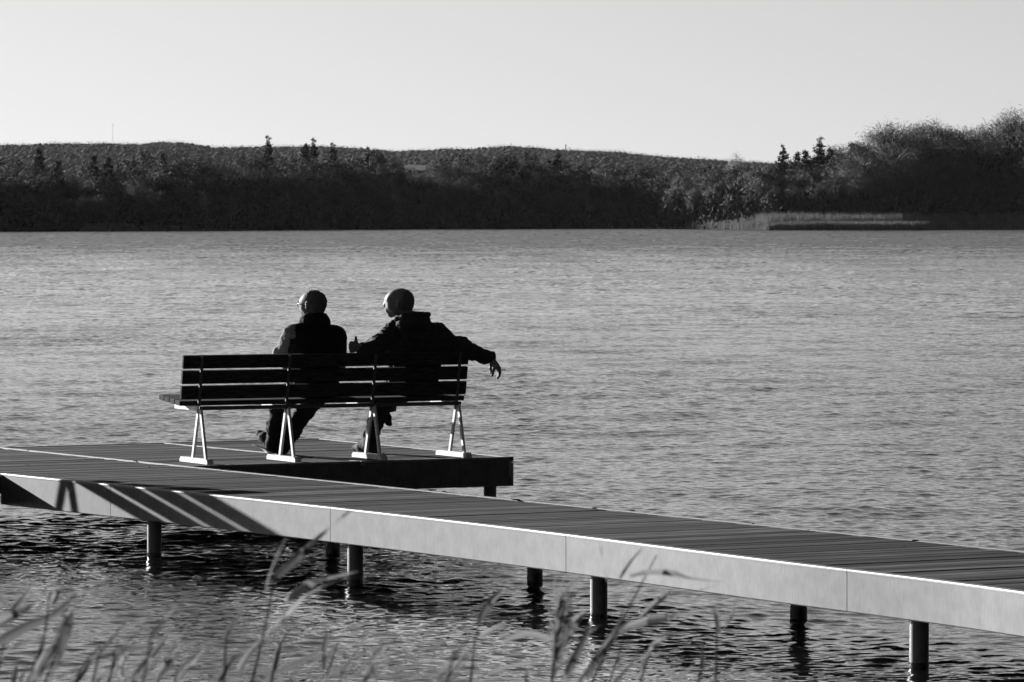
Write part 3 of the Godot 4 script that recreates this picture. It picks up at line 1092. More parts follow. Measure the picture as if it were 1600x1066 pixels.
func build_reeds() -> void:
	rng.seed = 23
	var p: Material = M.reed
	var d: Material = M.reed_dark
	reed("tall bent reed stalk with two long pale leaves blown sideways", 9.0, [[393, 1066], [412, 990], [428, 905], [446, 838]],
		[[0.019, [428, 905], [470, 866], [515, 824], [562, 786]], [0.017, [446, 940], [480, 915], [515, 903], [560, 893]], [0.014, [415, 925], [428, 880], [450, 838]], [0.015, [395, 1010], [440, 970], [480, 930], [532, 905]], [0.016, [372, 1050], [392, 1018], [418, 1000]]], p, d)
	reed("reed clump stalk with stiff upright leaves and feathery head", 9.4, [[862, 1066], [868, 990], [872, 940]],
		[[0.020, [868, 1030], [872, 985], [880, 950]], [0.018, [872, 1025], [896, 975], [917, 955]], [0.013, [868, 965], [852, 945], [846, 940]], [0.016, [860, 1000], [820, 990], [780, 1006]], [0.018, [880, 1066], [905, 1010], [940, 975]]], p, d, true)
	reed("slender reed stalk crossing the steel beam, leaves curving over it", 9.8, [[925, 1066], [955, 1005], [985, 945], [1026, 868]],
		[[0.019, [965, 990], [1000, 972], [1040, 966], [1105, 955]], [0.013, [985, 900], [1015, 893], [1050, 896], [1085, 905], [1138, 911]], [0.012, [1000, 965], [1040, 930], [1085, 925], [1122, 914]], [0.010, [950, 910], [942, 880], [938, 850]], [0.010, [968, 905], [985, 878], [1005, 856]]], p, d)
	reed("reed stalk leaning beside the tall one with dark blades", 9.2, [[905, 1066], [940, 1010], [968, 972]],
		[[0.018, [915, 1060], [955, 1000], [990, 965]], [0.014, [930, 1030], [960, 990], [975, 950]], [0.016, [885, 1055], [912, 1000], [925, 970]]], d, d)
	reed("reed stalk at the jetty's left with crossing dark blades", 8.8, [[52, 1066], [68, 1000], [74, 960], [78, 925]],
		[[0.018, [60, 1060], [85, 1010], [105, 965], [112, 950]], [0.020, [-5, 1005], [40, 980], [85, 960], [118, 930]], [0.016, [-8, 978], [25, 960], [52, 945]], [0.015, [16, 962], [35, 935], [58, 902]], [0.012, [80, 945], [90, 925], [96, 918]]], p, d)
	reed("broad pale reed blade rising over the water", 8.6, [[70, 1066], [84, 1030], [96, 990]],
		[[0.024, [76, 1064], [92, 1020], [104, 980], [112, 955]], [0.018, [50, 1066], [70, 1020], [92, 1002]], [0.014, [88, 1060], [108, 1050], [128, 1044]]], p, d)
	reed("dark thin reed blade standing apart", 9.1, [[112, 1068], [130, 1040], [142, 1022]], [[0.017, [114, 1068], [136, 1040], [156, 1008]], [0.012, [140, 1030], [185, 1018], [238, 1012]]], d, d)
	reed("short curved pale reed tip", 9.0, [[194, 1070], [190, 1048], [195, 1022]], [[0.013, [193, 1066], [189, 1045], [196, 1018]]], p, d)
	reed("pale reed blade leaning towards the tall stalk", 9.3, [[205, 1070], [225, 1035], [240, 1012]], [[0.015, [208, 1060], [232, 1030], [262, 992]], [0.018, [240, 1066], [262, 1035], [282, 1028]]], p, d)
	reed("thin reed with a single raised leaf near the tall stalk", 9.6, [[350, 1066], [352, 1010], [356, 985]], [[0.013, [352, 1000], [362, 978], [374, 962]], [0.018, [340, 1066], [360, 1034], [384, 1022]]], p, d)
	reed("reed stalk with a drooping leaf between the piles", 9.5, [[424, 1066], [432, 1020], [446, 990]], [[0.012, [428, 1050], [436, 1010], [450, 985]], [0.014, [405, 1058], [460, 1040], [515, 1006]], [0.011, [508, 1046], [506, 1020], [512, 985]]], p, d)
	reed("faint reed leaf raised against the dark reflection", 9.7, [[735, 1066], [742, 1000], [750, 965]], [[0.016, [747, 975], [762, 945], [786, 921]], [0.013, [750, 995], [770, 984], [792, 972]], [0.015, [760, 1055], [800, 1040], [846, 1036]]], p, d)
	reed("small feathery reed tip right of the slender stalk", 9.9, [[1092, 1066], [1098, 1020], [1100, 1000]], [[0.010, [1100, 1050], [1098, 1020], [1100, 1002]]], p, d)
	reed("thin pale reed tip under the beam", 9.9, [[1118, 1066], [1120, 1000], [1118, 950]], [[0.012, [1124, 990], [1120, 965], [1117, 945]], [0.010, [1130, 985], [1142, 965], [1150, 935]]], p, d)
	reed("low reed with narrow leaves beside the slender stalk", 9.4, [[1000, 1070], [1010, 1035], [1018, 1015]], [[0.012, [1000, 1048], [1020, 1010], [1045, 995]], [0.010, [1060, 1066], [1072, 1050], [1085, 1040]]], p, d)
	reed("short reed shoot at the foot of the clump", 9.0, [[822, 1072], [822, 1055], [824, 1046]], [[0.011, [820, 1066], [823, 1050], [828, 1040]]], p, d)
	reed("dark tuft of short reed blades", 9.0, [[20, 1070], [25, 1050], [26, 1040]], [[0.012, [20, 1066], [26, 1040]], [0.010, [30, 1068], [40, 1046], [46, 1042]], [0.014, [44, 1066], [62, 1048], [86, 1026]]], d, d)
	for i in 16:
		var left := i % 2 == 0
		var x := rng.randf_range(-20, 300) if left else rng.randf_range(330, 1180)
		var top := rng.randf_range(985, 1062) if left else rng.randf_range(1000, 1066)
		var lean := rng.randf_range(6, 40)
		var lv := []
		for k in 2 + rng.randi() % 2:
			var y0 := lerpf(1080, top, rng.randf_range(0.1, 0.9))
			var run := rng.randf_range(18, 62)
			lv.append([rng.randf_range(0.005, 0.010), [x + lean * 0.5, y0], [x + lean * 0.5 + run * 0.5, y0 - run * 0.6], [x + lean * 0.5 + run, y0 - run * rng.randf_range(1.0, 1.5)]])
		reed("thin low reed among the blurred tangle below the jetty", rng.randf_range(7.2, 10.6), [[x, 1090], [x + lean * 0.6, lerpf(1090, top, 0.6)], [x + lean, top]], lv, p if rng.randf() < 0.5 else d, d)
	reed("reed stalk with a bent top beside the dark tuft", 9.3, [[-6, 1066], [2, 1020], [12, 985]], [[0.014, [0, 1030], [20, 1010], [46, 1000]]], p, d)

# ---------------------------------------------------------------- far shore
# photograph rows of the treetops, of the ridge behind, and of the waterline
const TREETOPS := [[-80, 246], [0, 247], [40, 246], [105, 262], [140, 254], [200, 250], [255, 240], [300, 238], [340, 236], [380, 238], [440, 238], [520, 232], [545, 243], [575, 238], [600, 250], [622, 251], [642, 262], [656, 264], [672, 250], [690, 242], [725, 236], [760, 233], [795, 228], [830, 239], [850, 244], [872, 239], [905, 250], [950, 246], [985, 251], [1010, 248], [1050, 251], [1100, 250], [1150, 252], [1190, 249], [1220, 246], [1250, 240], [1300, 238], [1325, 228], [1342, 213], [1360, 203], [1380, 199], [1420, 194], [1442, 200], [1468, 196], [1482, 201], [1505, 186], [1530, 203], [1552, 190], [1575, 189], [1592, 180], [1700, 178]]
const RIDGE := [[-300, 226], [0, 223], [50, 222], [100, 220], [170, 221], [230, 220], [250, 218], [290, 220], [320, 226], [360, 226], [420, 225], [470, 225], [500, 224], [550, 227], [600, 231], [615, 232], [650, 231], [700, 228], [740, 229], [760, 226], [800, 224], [850, 228], [884, 230], [920, 231], [960, 233], [1000, 237], [1040, 240], [1100, 244], [1140, 247], [1200, 250], [1400, 256], [1900, 262]]
const SHORE := [[-400, 364], [0, 362], [300, 361], [600, 358.6], [1000, 357.2], [1100, 358.2], [1200, 360], [1400, 360], [1540, 359], [1700, 359.5], [2000, 362]]

func row_at(table: Array, px: float) -> float:
	for i in table.size() - 1:
		if px < table[i + 1][0]:
			return lerpf(table[i][1], table[i + 1][1], clampf((px - table[i][0]) / float(table[i + 1][0] - table[i][0]), 0, 1))
	return table[-1][1]

func shore_distance(px: float) -> float:
	return EYE * FOCAL / (row_at(SHORE, px) - HORIZON)

func land_height(off: float) -> float:
	return -0.4 + minf(off, 12.0) * 0.06 + maxf(off - 12.0, 0.0) * 0.035

# thin leaf or twig faces scattered round a point
func spray(st: SurfaceTool, p: Vector3, n: int, spread: Vector3, size: float, thin: float, outward: Vector3, swell := Vector3.ZERO) -> void:
	for i in n:
		var q := p + Vector3(rng.randfn(0, spread.x), rng.randfn(0, spread.y), rng.randfn(0, spread.z))
		var dir := (outward * 0.8 + Vector3(rng.randfn(0, 0.7), rng.randfn(0.15, 0.6), rng.randfn(0, 0.7))).normalized()
		var side := dir.cross(Vector3(rng.randfn(), rng.randfn(), rng.randfn())).normalized()
		var l := size * rng.randf_range(0.6, 1.4)
		var w := l * thin
		var nn := side.cross(dir).normalized()
		var tri := [q - side * w, q + dir * l, q + side * w]
		if swell != Vector3.ZERO:
			# leaves of a clump share its rounding
			var round_n := (swell + (q - p).normalized() * 0.8 + nn * 0.25).normalized()
			if nn.dot(round_n) < 0.0:
				tri = [tri[2], tri[1], tri[0]]
			nn = round_n
		for e in tri:
			st.set_normal(nn)
			st.set_uv(Vector2.ZERO)
			st.add_vertex(e)

# an uneven, faceted lump of foliage
func lump(st: SurfaceTool, c: Vector3, r: Vector3, rings := 4, around := 7) -> void:
	var grid := []
	for i in rings + 1:
		var th := PI * i / rings
		var row := []
		for k in around:
			var ph := TAU * (k + 0.5 * (i % 2)) / around
			var q := rng.randf_range(0.84, 1.14)
			row.append(c + Vector3(sin(th) * cos(ph) * r.x, cos(th) * r.y, sin(th) * sin(ph) * r.z) * q)
		if i == 0 or i == rings:
			for k in around:
				row[k] = row[0]
		grid.append(row)
	for i in rings:
		for k in around:
			var a: Vector3 = grid[i][k]
			var b: Vector3 = grid[i][(k + 1) % around]
			var d: Vector3 = grid[i + 1][k]
			var e: Vector3 = grid[i + 1][(k + 1) % around]
			for t in [[a, d, e], [a, e, b]]:
				var nn: Vector3 = (t[1] - t[0]).cross(t[2] - t[0])
				if nn.length() < 1e-6:
					continue
				nn = nn.normalized()
				if nn.dot(t[0] - c) < 0.0:
					nn = -nn
					t = [t[0], t[2], t[1]]
				for p in [t[0], t[2], t[1]]:
					st.set_normal(nn)
					st.set_uv(Vector2.ZERO)
					st.add_vertex(p)

# a broad tree: returns [trunk mesh with its limbs, crown mesh]; the crown is a rounded cloud of leaf clusters, each on a branch of its own
func broad_tree(h: float, r: float, low: float, leaves: int, size: float, thin: float, tight: float, stout: float, lean := 0.0) -> Array:
	var tr := begin()
	var cr := begin()
	var top := Vector3(lean * h * 0.25, h * 0.84, rng.randfn(0, 0.3))
	var trunk := [Vector3(0, -0.5, 0), Vector3(lean * h * 0.05 + rng.randfn(0, 0.15), h * 0.25, rng.randfn(0, 0.15)), Vector3(lean * h * 0.14 + rng.randfn(0, 0.3), h * 0.52, rng.randfn(0, 0.3)), top]
	var tr_r := h * 0.015
	tube(tr, trunk, [tr_r * 1.2, tr_r, tr_r * 0.65, tr_r * 0.15], 6, false)
	var mid := h * (low + 1.0) * 0.5
	var tall := h * (1.0 - low) * 0.5
	var clusters := 110
	# a few lobes give the outline its bumps
	var lobes := []
	for k in 7:
		var q := Vector3(rng.randfn(), rng.randfn(0.25, 0.8), rng.randfn()).normalized()
		lobes.append([q, rng.randf_range(0.78, 1.08)])
	for i in clusters:
		var dir := Vector3(rng.randfn(), rng.randfn(0.15, 0.9), rng.randfn()).normalized()
		var swell := 0.8
		for l in lobes:
			swell = maxf(swell, l[1] * smoothstep(0.55, 0.95, dir.dot(l[0])))
		var depth := pow(rng.randf(), 0.45) * swell
		var p := Vector3(dir.x * r * depth, mid + dir.y * tall * depth, dir.z * r * depth)
		p.x += lean * p.y * 0.2
		var s := clampf((p.y - h * 0.16) / (h * 0.9), 0.12, 0.9) * 3.0
		var p0: Vector3 = (trunk[int(s)] as Vector3).lerp(trunk[int(s) + 1], s - int(s))
		var bend := p0.lerp(p, 0.5) + Vector3.UP * h * rng.randf_range(-0.01, 0.05)
		tube(tr, [p0, bend, p], [tr_r * stout * rng.randf_range(0.14, 0.40), tr_r * stout * 0.14, tr_r * 0.05], 3, false)
		var sc := h * tight
		spray(cr, p, leaves / clusters, Vector3(sc, sc * 0.85, sc), size, thin, dir * 0.5 + Vector3.UP * 0.3, dir)
	return [tr.commit(), cr.commit()]

func spruce(h: float, r: float, ragged: float) -> Array:
	var tr := begin()
	tube(tr, [Vector3(0, -0.5, 0), Vector3(0, h * 0.5, 0), Vector3(0, h, 0)], [h * 0.014, h * 0.009, 0.02], 6, false)
	var cr := begin()
	var levels := 19
	for i in levels:
		var s := float(i) / levels
		var y := h * (0.10 + 0.89 * s)
		var reach := r * pow(1.0 - s, 0.85) * rng.randf_range(1.0 - ragged, 1.0 + ragged) + 0.12
		var arms := 9 - int(s * 5)
		for k in arms:
			var an := TAU * k / arms + i * 0.7 + rng.randfn(0, 0.15)
			var out := Vector3(cos(an), 0, sin(an))
			var l := reach * rng.randf_range(0.6, 1.15)
			var from := Vector3(0, y + rng.randfn(0, h * 0.02), 0)
			var tip := from + out * l + Vector3.UP * (0.35 * l * (s - 0.35) + rng.randfn(0, 0.15))
			tube(tr, [from, tip], [0.05, 0.015], 3, false)
			for q in 4 + int(l * 3.0):
				var t := rng.randf_range(0.15, 1.0)
				spray(cr, from.lerp(tip, t), 4, Vector3(0.16, 0.20, 0.16), 0.45, 0.28, out * 0.7 + Vector3(0, -0.3, 0))
	return [tr.commit(), cr.commit()]

func plant(kind: String, label: String, category: String, group: String, proto: Array, at: Vector3, sc: Vector3, turn: float, trunk_m: Material, crown_m: Material) -> void:
	var o := thing(kind, label, category, at, turn, group)
	o.scale = sc
	part("trunk", proto[0], trunk_m, o)
	part("crown", proto[1], crown_m, o)

func build_far_shore() -> void:
	rng.seed = 40
	# land from the waterline back
	var v := PackedVector3Array()
	var nn := PackedVector3Array()
	var idx := PackedInt32Array()
	var offs := [-3.0, 2.0, 12.0, 40.0, 90.0, 200.0, 420.0]
	var cols := 90
	for c in cols + 1:
		var px := lerpf(-1500.0, 3100.0, float(c) / cols)
		for off in offs:
			var d: float = shore_distance(px) + off
			v.append(Vector3((px - 800.0) / FOCAL * d, land_height(off), -d))
			nn.append(Vector3(0, 1, 0))
	var m := offs.size()
	for c in cols:
		for r in m - 1:
			var a := c * m + r
			idx.append_array([a, a + 1, a + m + 1, a, a + m + 1, a + m])
	structure("ground", arr_mesh(v, nn, idx), M.earth).set_meta("label", "dark wooded ground along the far shore")
	# ridge behind, about four kilometres away
	v = PackedVector3Array()
	nn = PackedVector3Array()
	idx = PackedInt32Array()
	var hill_d := 4000.0
	var cols2 := 150
	var rows := 14
	for c in cols2 + 1:
		var px := lerpf(-700.0, 2300.0, float(c) / cols2)
		var top := EYE + (HORIZON - row_at(RIDGE, px)) / FOCAL * hill_d - 10.5
		for r in rows + 1:
			var s := float(r) / rows
			var d := lerpf(2300.0, 4300.0, s)
			var y := top * sin(PI * 0.5 * clampf((d - 2300.0) / 1700.0, 0, 1)) if d < 4000.0 else top - (d - 4000.0) * 0.1
			v.append(Vector3((px - 800.0) / FOCAL * d, y, -d))
			nn.append(Vector3(0, 0.97, 0.2).normalized())
	for c in cols2:
		for r in rows:
			var a := c * (rows + 1) + r
			idx.append_array([a, a + 1, a + rows + 2, a, a + rows + 2, a + rows + 1])
	structure("hill", arr_mesh(v, nn, idx), M.hill).set_meta("label", "long wooded ridge behind the far shore")
	# pale field on the ridge's foot
	var f0 := at_distance(624, 266, 2310.0)
	var f1 := at_distance(664, 266, 2310.0)
	var f2 := at_distance(666, 258.5, 2560.0)
	var f3 := at_distance(634, 257.5, 2560.0)
	var st := begin()
	quad(st, f0, f1, f2, f3)
	structure("field", st.commit(), M.field).set_meta("label", "pale open field at the foot of the ridge")
	# woods on the ridge: far too many to count
	var clump := begin()
	for k in 5:
		lump(clump, Vector3(rng.randfn(0, 3.2), rng.randf_range(1.0, 4.0), rng.randfn(0, 3.2)), Vector3(2.3, 2.2, 2.3) * rng.randf_range(0.7, 1.25))
	spray(clump, Vector3(0, 3.2, 0), 160, Vector3(3.2, 1.0, 3.2), 0.4, 0.4, Vector3.UP, Vector3.UP)
	var cone := begin()
	for k in 9:
		var s := k / 9.0
		spray(cone, Vector3(0, 1.0 + 9.0 * s, 0), 26 - k * 2, Vector3(1.5 * (1.05 - s), 0.4, 1.5 * (1.05 - s)), 0.6, 0.35, Vector3(0, -0.2, 0))
	for set in [["hill_woods", clump.commit(), 12500, M.hill_leaf], ["hill_conifers", cone.commit(), 260, M.hill_conifer]]:
		var mm := MultiMesh.new()
		mm.transform_format = MultiMesh.TRANSFORM_3D
		mm.use_colors = true
		mm.mesh = set[1]
		mm.instance_count = set[2]
		for i in set[2]:
			var px := rng.randf_range(-620, 1850)
			var d := 2350.0 + 1680.0 * sqrt(rng.randf())
			if set[0] == "hill_conifers":
				px = [rng.randf_range(300, 560), rng.randf_range(700, 860), rng.randf_range(900, 1120), rng.randf_range(-100, 1200)][rng.randi() % 4]
				d = rng.randf_range(3900, 4010)
			var top := EYE + (HORIZON - row_at(RIDGE, px)) / FOCAL * hill_d - 10.5
			var y := top * sin(PI * 0.5 * clampf((d - 2300.0) / 1700.0, 0, 1)) if d < 4000.0 else top
			var sc := rng.randf_range(0.8, 1.3) if set[0] == "hill_woods" else rng.randf_range(0.55, 0.95)
			var tone := rng.randf_range(0.65, 1.0)
			mm.set_instance_color(i, Color(tone, tone, tone))
			mm.set_instance_transform(i, Transform3D(Basis(Vector3.UP, rng.randf() * TAU).scaled(Vector3(sc, sc * rng.randf_range(0.8, 1.2), sc)), Vector3((px - 800.0) / FOCAL * d, y - 0.5, -d)))
		var mi := MultiMeshInstance3D.new()
		mi.name = set[0]
		mi.multimesh = mm
		mi.material_override = set[3]
		mi.set_meta("kind", "stuff")
		mi.set_meta("label", "dense far wood covering the ridge" if set[0] == "hill_woods" else "far conifers along the ridge line")
		mi.set_meta("category", "woodland")
		add_child(mi)
	# masts on the ridge
	for q in [[176, 194, 222, 0.16, "thin tall radio mast on the ridge, far left of the field"], [884, 226, 232, 0.5, "short mast with a box on top on the ridge"]]:
		var base := at_distance(q[0], q[2], 4005.0)
		var topp := at_distance(q[0], q[1], 4005.0)
		var o := thing("radio_mast", q[4], "mast", base)
		part("pole", tube_mesh([Vector3(0, -3, 0), Vector3(0, (topp - base).y, 0)], [q[3], q[3] * 0.6], 6), M.mast, o)
		part("antenna", box_mesh(Vector3(-1.2 * q[3], (topp - base).y - 1.2, -0.2), Vector3(1.2 * q[3], (topp - base).y, 0.2)), M.mast, o)

	# tree kinds
	var broad := []
	for k in 5:
		broad.append(broad_tree(15.0, 4.6, 0.08, 9500, 0.33, 0.32, 0.036, 1.2, rng.randfn(0, 0.12)))
	var bare := []
	for k in 5:
		bare.append(broad_tree(17.0, 5.0, 0.16, 9000, 0.62, 0.055, 0.036, 2.2, rng.randfn(0, 0.2)))
	var birch := []
	for k in 3:
		birch.append(broad_tree(16.0, 3.2, 0.26, 2600, 0.7, 0.06, 0.036, 1.8, rng.randfn(0, 0.15)))
	var fir := []
	for k in 4:
		fir.append(spruce(17.0, 3.3, 0.25 + 0.06 * k))
	var kinds := [
		["broadleaf_tree", "dense dark broadleaf tree", "wood on the far shore", broad, 15.0],
		["bare_tree", "leafless twiggy tree", "wood on the far shore", bare, 17.0],
		["birch_tree", "slim pale-barked tree", "wood on the far shore", birch, 16.0]]
	# rows of the wood, front to back; the back rows reach the skyline of the photograph
	for row in 5:
		var off: float = [5.0, 15.0, 28.0, 44.0, 62.0][row]
		var px := -70.0 + 12.0 * row
		while px < 1670.0:
			var x := px + rng.randf_range(-9, 9)
			var back := 34.0 * smoothstep(1060.0, 1180.0, x)
			var d := shore_distance(x) + off + back + rng.randf_range(-4, 4)
			var y0 := land_height(off + back)
			var sky_h := EYE + (HORIZON - row_at(TREETOPS, x)) / FOCAL * d - y0
			var share: float = [0.60, 0.78, 0.90, 0.99, 1.02][row] * rng.randf_range(0.88, 1.03)
			var tall := maxf(sky_h * share * (1.06 if x > 1320.0 else 1.0), 5.0)
			var right := x > 1320.0
			var q := rng.randf()
			var kind: Array = kinds[1 if (q < (0.72 if right else 0.42)) else (2 if q < (0.86 if right else 0.52) else 0)]
			if row == 4 and not right and q < 0.30:
				kind = kinds[0]
			var proto: Array = kind[3][rng.randi() % kind[3].size()]
			var sc := tall / float(kind[4])
			var wide := sc * rng.randf_range(0.85, 1.15) * clampf(1.25 / maxf(sc, 0.6), 0.85, 1.35) * (1.25 if right else 1.0)
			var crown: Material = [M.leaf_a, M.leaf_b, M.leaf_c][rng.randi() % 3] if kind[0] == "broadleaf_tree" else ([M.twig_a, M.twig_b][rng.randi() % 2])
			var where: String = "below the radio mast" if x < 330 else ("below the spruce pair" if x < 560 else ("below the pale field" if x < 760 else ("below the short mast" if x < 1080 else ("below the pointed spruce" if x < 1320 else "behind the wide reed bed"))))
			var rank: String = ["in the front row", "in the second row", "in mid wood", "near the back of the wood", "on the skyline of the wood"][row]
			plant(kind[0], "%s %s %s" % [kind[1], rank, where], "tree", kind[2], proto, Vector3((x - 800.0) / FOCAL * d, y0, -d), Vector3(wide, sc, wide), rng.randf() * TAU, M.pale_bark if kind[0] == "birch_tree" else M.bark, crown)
			px += [33.0, 33.0, 33.0, 34.0, 36.0][row]
	# conifers that stand out against ridge and sky
	for q in [[62, 226, 40, "lone tall spruce above the left wood, near the radio mast"], [92, 244, 34, "shorter spruce next to the tall one in the left wood"], [148, 242, 40, "spruce with a blunt top in the left wood"], [170, 240, 32, "broad dark spruce in the left wood"], [255, 235, 50, "spruce just clearing the left treetops"], [419, 214, 66, "tallest spruce breaking the ridge line, spindly top"], [478, 222, 64, "spruce pair member on the ridge line, left of the two"], [490, 218, 66, "spruce pair member on the ridge line, right of the two"], [520, 225, 60, "wide spruce beside the pair on the ridge line"], [575, 231, 60, "small spruce above the wood left of the field"], [872, 234, 60, "flat topped conifer above the middle wood"], [1224, 227, 40, "ragged leaning conifer against the sky"], [1246, 236, 44, "low conifer beside the ragged one"], [1259, 233, 40, "stout conifer left of the pointed spruce"], [1281, 215, 36, "pointed spruce with open branches against the sky"], [1297, 230, 40, "small conifer right of the pointed spruce"], [1332, 221, 50, "flat conifer top at the edge of the tall right wood"]]:
		var x: float = q[0]
		var back := 34.0 * smoothstep(1060.0, 1180.0, x)
		var d: float = shore_distance(x) + q[2] + back
		var y0: float = land_height(q[2] + back)
		var tall: float = EYE + (HORIZON - q[1]) / FOCAL * d - y0
		var sc := tall / 17.1
		var wide := sc * (1.25 if x > 1200 else 1.0)
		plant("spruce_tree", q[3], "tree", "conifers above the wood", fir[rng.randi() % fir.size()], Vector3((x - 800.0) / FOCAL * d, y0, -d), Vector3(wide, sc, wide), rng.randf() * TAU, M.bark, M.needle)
	# pale crowns; for some, sunlight is put into a paler leaf colour
	for q in [[450, 258, 10, "tree in the left wood with sunlight put into its pale leaf colour"], [488, 270, 8, "smaller pale tree beside the one coloured as sunlit"], [598, 262, 10, "pale bushy tree left of the field"], [633, 264, 9, "small pale tree under the field"], [140, 300, 6, "pale shrubby tree low in the left wood"], [1160, 262, 10, "pale birch crown low against the dark middle wood"], [1205, 258, 9, "slim pale birch below the ragged conifer"], [1150, 230, 12, "thin leafless birch standing above the middle wood"]]:
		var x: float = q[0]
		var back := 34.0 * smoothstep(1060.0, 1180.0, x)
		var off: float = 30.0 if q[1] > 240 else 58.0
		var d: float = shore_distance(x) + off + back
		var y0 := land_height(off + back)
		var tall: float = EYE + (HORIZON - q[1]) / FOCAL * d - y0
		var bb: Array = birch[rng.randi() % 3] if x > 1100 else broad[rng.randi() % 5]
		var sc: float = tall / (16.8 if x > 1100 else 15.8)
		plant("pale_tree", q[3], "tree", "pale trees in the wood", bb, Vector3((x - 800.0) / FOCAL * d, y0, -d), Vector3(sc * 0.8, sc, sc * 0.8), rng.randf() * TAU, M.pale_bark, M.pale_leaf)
	# the wood goes on past both edges of the picture
	var more := MultiMesh.new()
	more.transform_format = MultiMesh.TRANSFORM_3D
	more.mesh = broad[0][1]
	more.instance_count = 200
	for i in 200:
		var px := rng.randf_range(-560, -75) if i % 2 == 0 else rng.randf_range(1675, 2160)
		var off := rng.randf_range(6, 62) + (34.0 if px > 0 else 0.0)
		var d := shore_distance(px) + off
		var sc := (1.35 if px > 0 else 0.95) * rng.randf_range(0.7, 1.05) * lerpf(0.7, 1.0, (off - 6.0) / 90.0)
		more.set_instance_transform(i, Transform3D(Basis(Vector3.UP, rng.randf() * TAU).scaled(Vector3(sc * 1.2, sc, sc * 1.2)), Vector3((px - 800.0) / FOCAL * d, land_height(off), -d)))
	var wood := MultiMeshInstance3D.new()
	wood.name = "far_wood"
	wood.multimesh = more
	wood.material_override = M.leaf_a
	wood.set_meta("kind", "stuff")
	wood.set_meta("label", "dark wood running on along the far shore")
	wood.set_meta("category", "woodland")
	add_child(wood)
	# undergrowth along the waterline
	var bush := begin()
	for k in 10:
		spray(bush, Vector3(rng.randfn(0, 1.0), rng.randf_range(0.3, 2.0), rng.randfn(0, 0.8)), 26, Vector3(0.6, 0.5, 0.6), 0.45, 0.22, Vector3.UP)
	var mu := MultiMesh.new()
	mu.transform_format = MultiMesh.TRANSFORM_3D
	mu.mesh = bush.commit()
	mu.instance_count = 1100
	for i in 1100:
		var px := rng.randf_range(-90, 1690)
		var back := 30.0 * smoothstep(1060.0, 1180.0, px)
		var off := rng.randf_range(1.5, 40.0) + back
		var d := shore_distance(px) + off
		var sc := rng.randf_range(0.6, 1.7) * (1.0 + off * 0.012)
		mu.set_instance_transform(i, Transform3D(Basis(Vector3.UP, rng.randf() * TAU).scaled(Vector3(sc * 1.3, sc, sc)), Vector3((px - 800.0) / FOCAL * d, land_height(off) - 0.1, -d)))
	var ug := MultiMeshInstance3D.new()
	ug.name = "undergrowth"
	ug.multimesh = mu
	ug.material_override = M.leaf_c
	ug.set_meta("kind", "stuff")
	ug.set_meta("label", "dark undergrowth below the trees of the far shore")
	ug.set_meta("category", "undergrowth")
	add_child(ug)
	# reed beds: [left, right, rows behind the waterline from, to, height]
	var tuft := begin()
	for k in 26:
		var p := Vector3(rng.randfn(0, 0.28), 0, rng.randfn(0, 0.28))
		var tip := p + Vector3(rng.randfn(0.12, 0.12), rng.randf_range(0.75, 1.05), rng.randfn(0, 0.1))
		var side := Vector3(rng.randfn(), 0, rng.randfn()).normalized() * 0.04
		for e in [p - side, tip, p + side]:
			tuft.set_normal(side.cross(Vector3.UP).normalized())
			tuft.set_uv(Vector2.ZERO)
			tuft.add_vertex(e)
	var tm := tuft.commit()
	for bed in [["reed_bed", 1170, 1600, -2.0, 4.5, 1.8, 3000, "pale reed bed at the water's edge under the tall right wood"], ["reed_bed", 1005, 1205, 0.5, 9.0, 1.8, 1500, "reed bed tapering off below the middle wood"], ["reed_bed", 1120, 1700, 12.0, 30.0, 2.6, 3600, "wide reed bed behind the pale one, reaching the trees"], ["reed_bed", 1560, 1760, -1.0, 8.0, 1.9, 1300, "reed bed running on past the pale one"], ["reed_bed", 128, 215, -1.5, 3.0, 1.4, 700, "low rounded reed tuft at the left shore"], ["reed_bed", 205, 340, 0.5, 4.0, 1.1, 700, "thin low reed fringe at the left shore"]]:
		var mm := MultiMesh.new()
		mm.transform_format = MultiMesh.TRANSFORM_3D
		mm.use_colors = true
		mm.mesh = tm
		mm.instance_count = bed[6]
		for i in int(bed[6]):
			var t := rng.randf()
			var px := lerpf(bed[1], bed[2], t)
			var off := lerpf(bed[3], bed[4], rng.randf())
			var d := shore_distance(px) + off
			var taper := clampf(minf(t, 1.0 - t) * 7.0 + 0.25, 0, 1)
			var sc := float(bed[5]) * taper * rng.randf_range(0.55, 1.2)
			var tone := rng.randf_range(0.35, 1.0)
			mm.set_instance_color(i, Color(tone, tone, tone))
			mm.set_instance_transform(i, Transform3D(Basis(Vector3.UP, rng.randf() * TAU).scaled(Vector3(1, sc, 1)), Vector3((px - 800.0) / FOCAL * d, maxf(land_height(off), -0.1), -d)))
		var mi := MultiMeshInstance3D.new()
		mi.name = numbered(bed[0])
		mi.multimesh = mm
		mi.material_override = M.far_reed
		mi.set_meta("kind", "stuff")
		mi.set_meta("label", bed[7])
		mi.set_meta("category", "reed bed")
		add_child(mi)

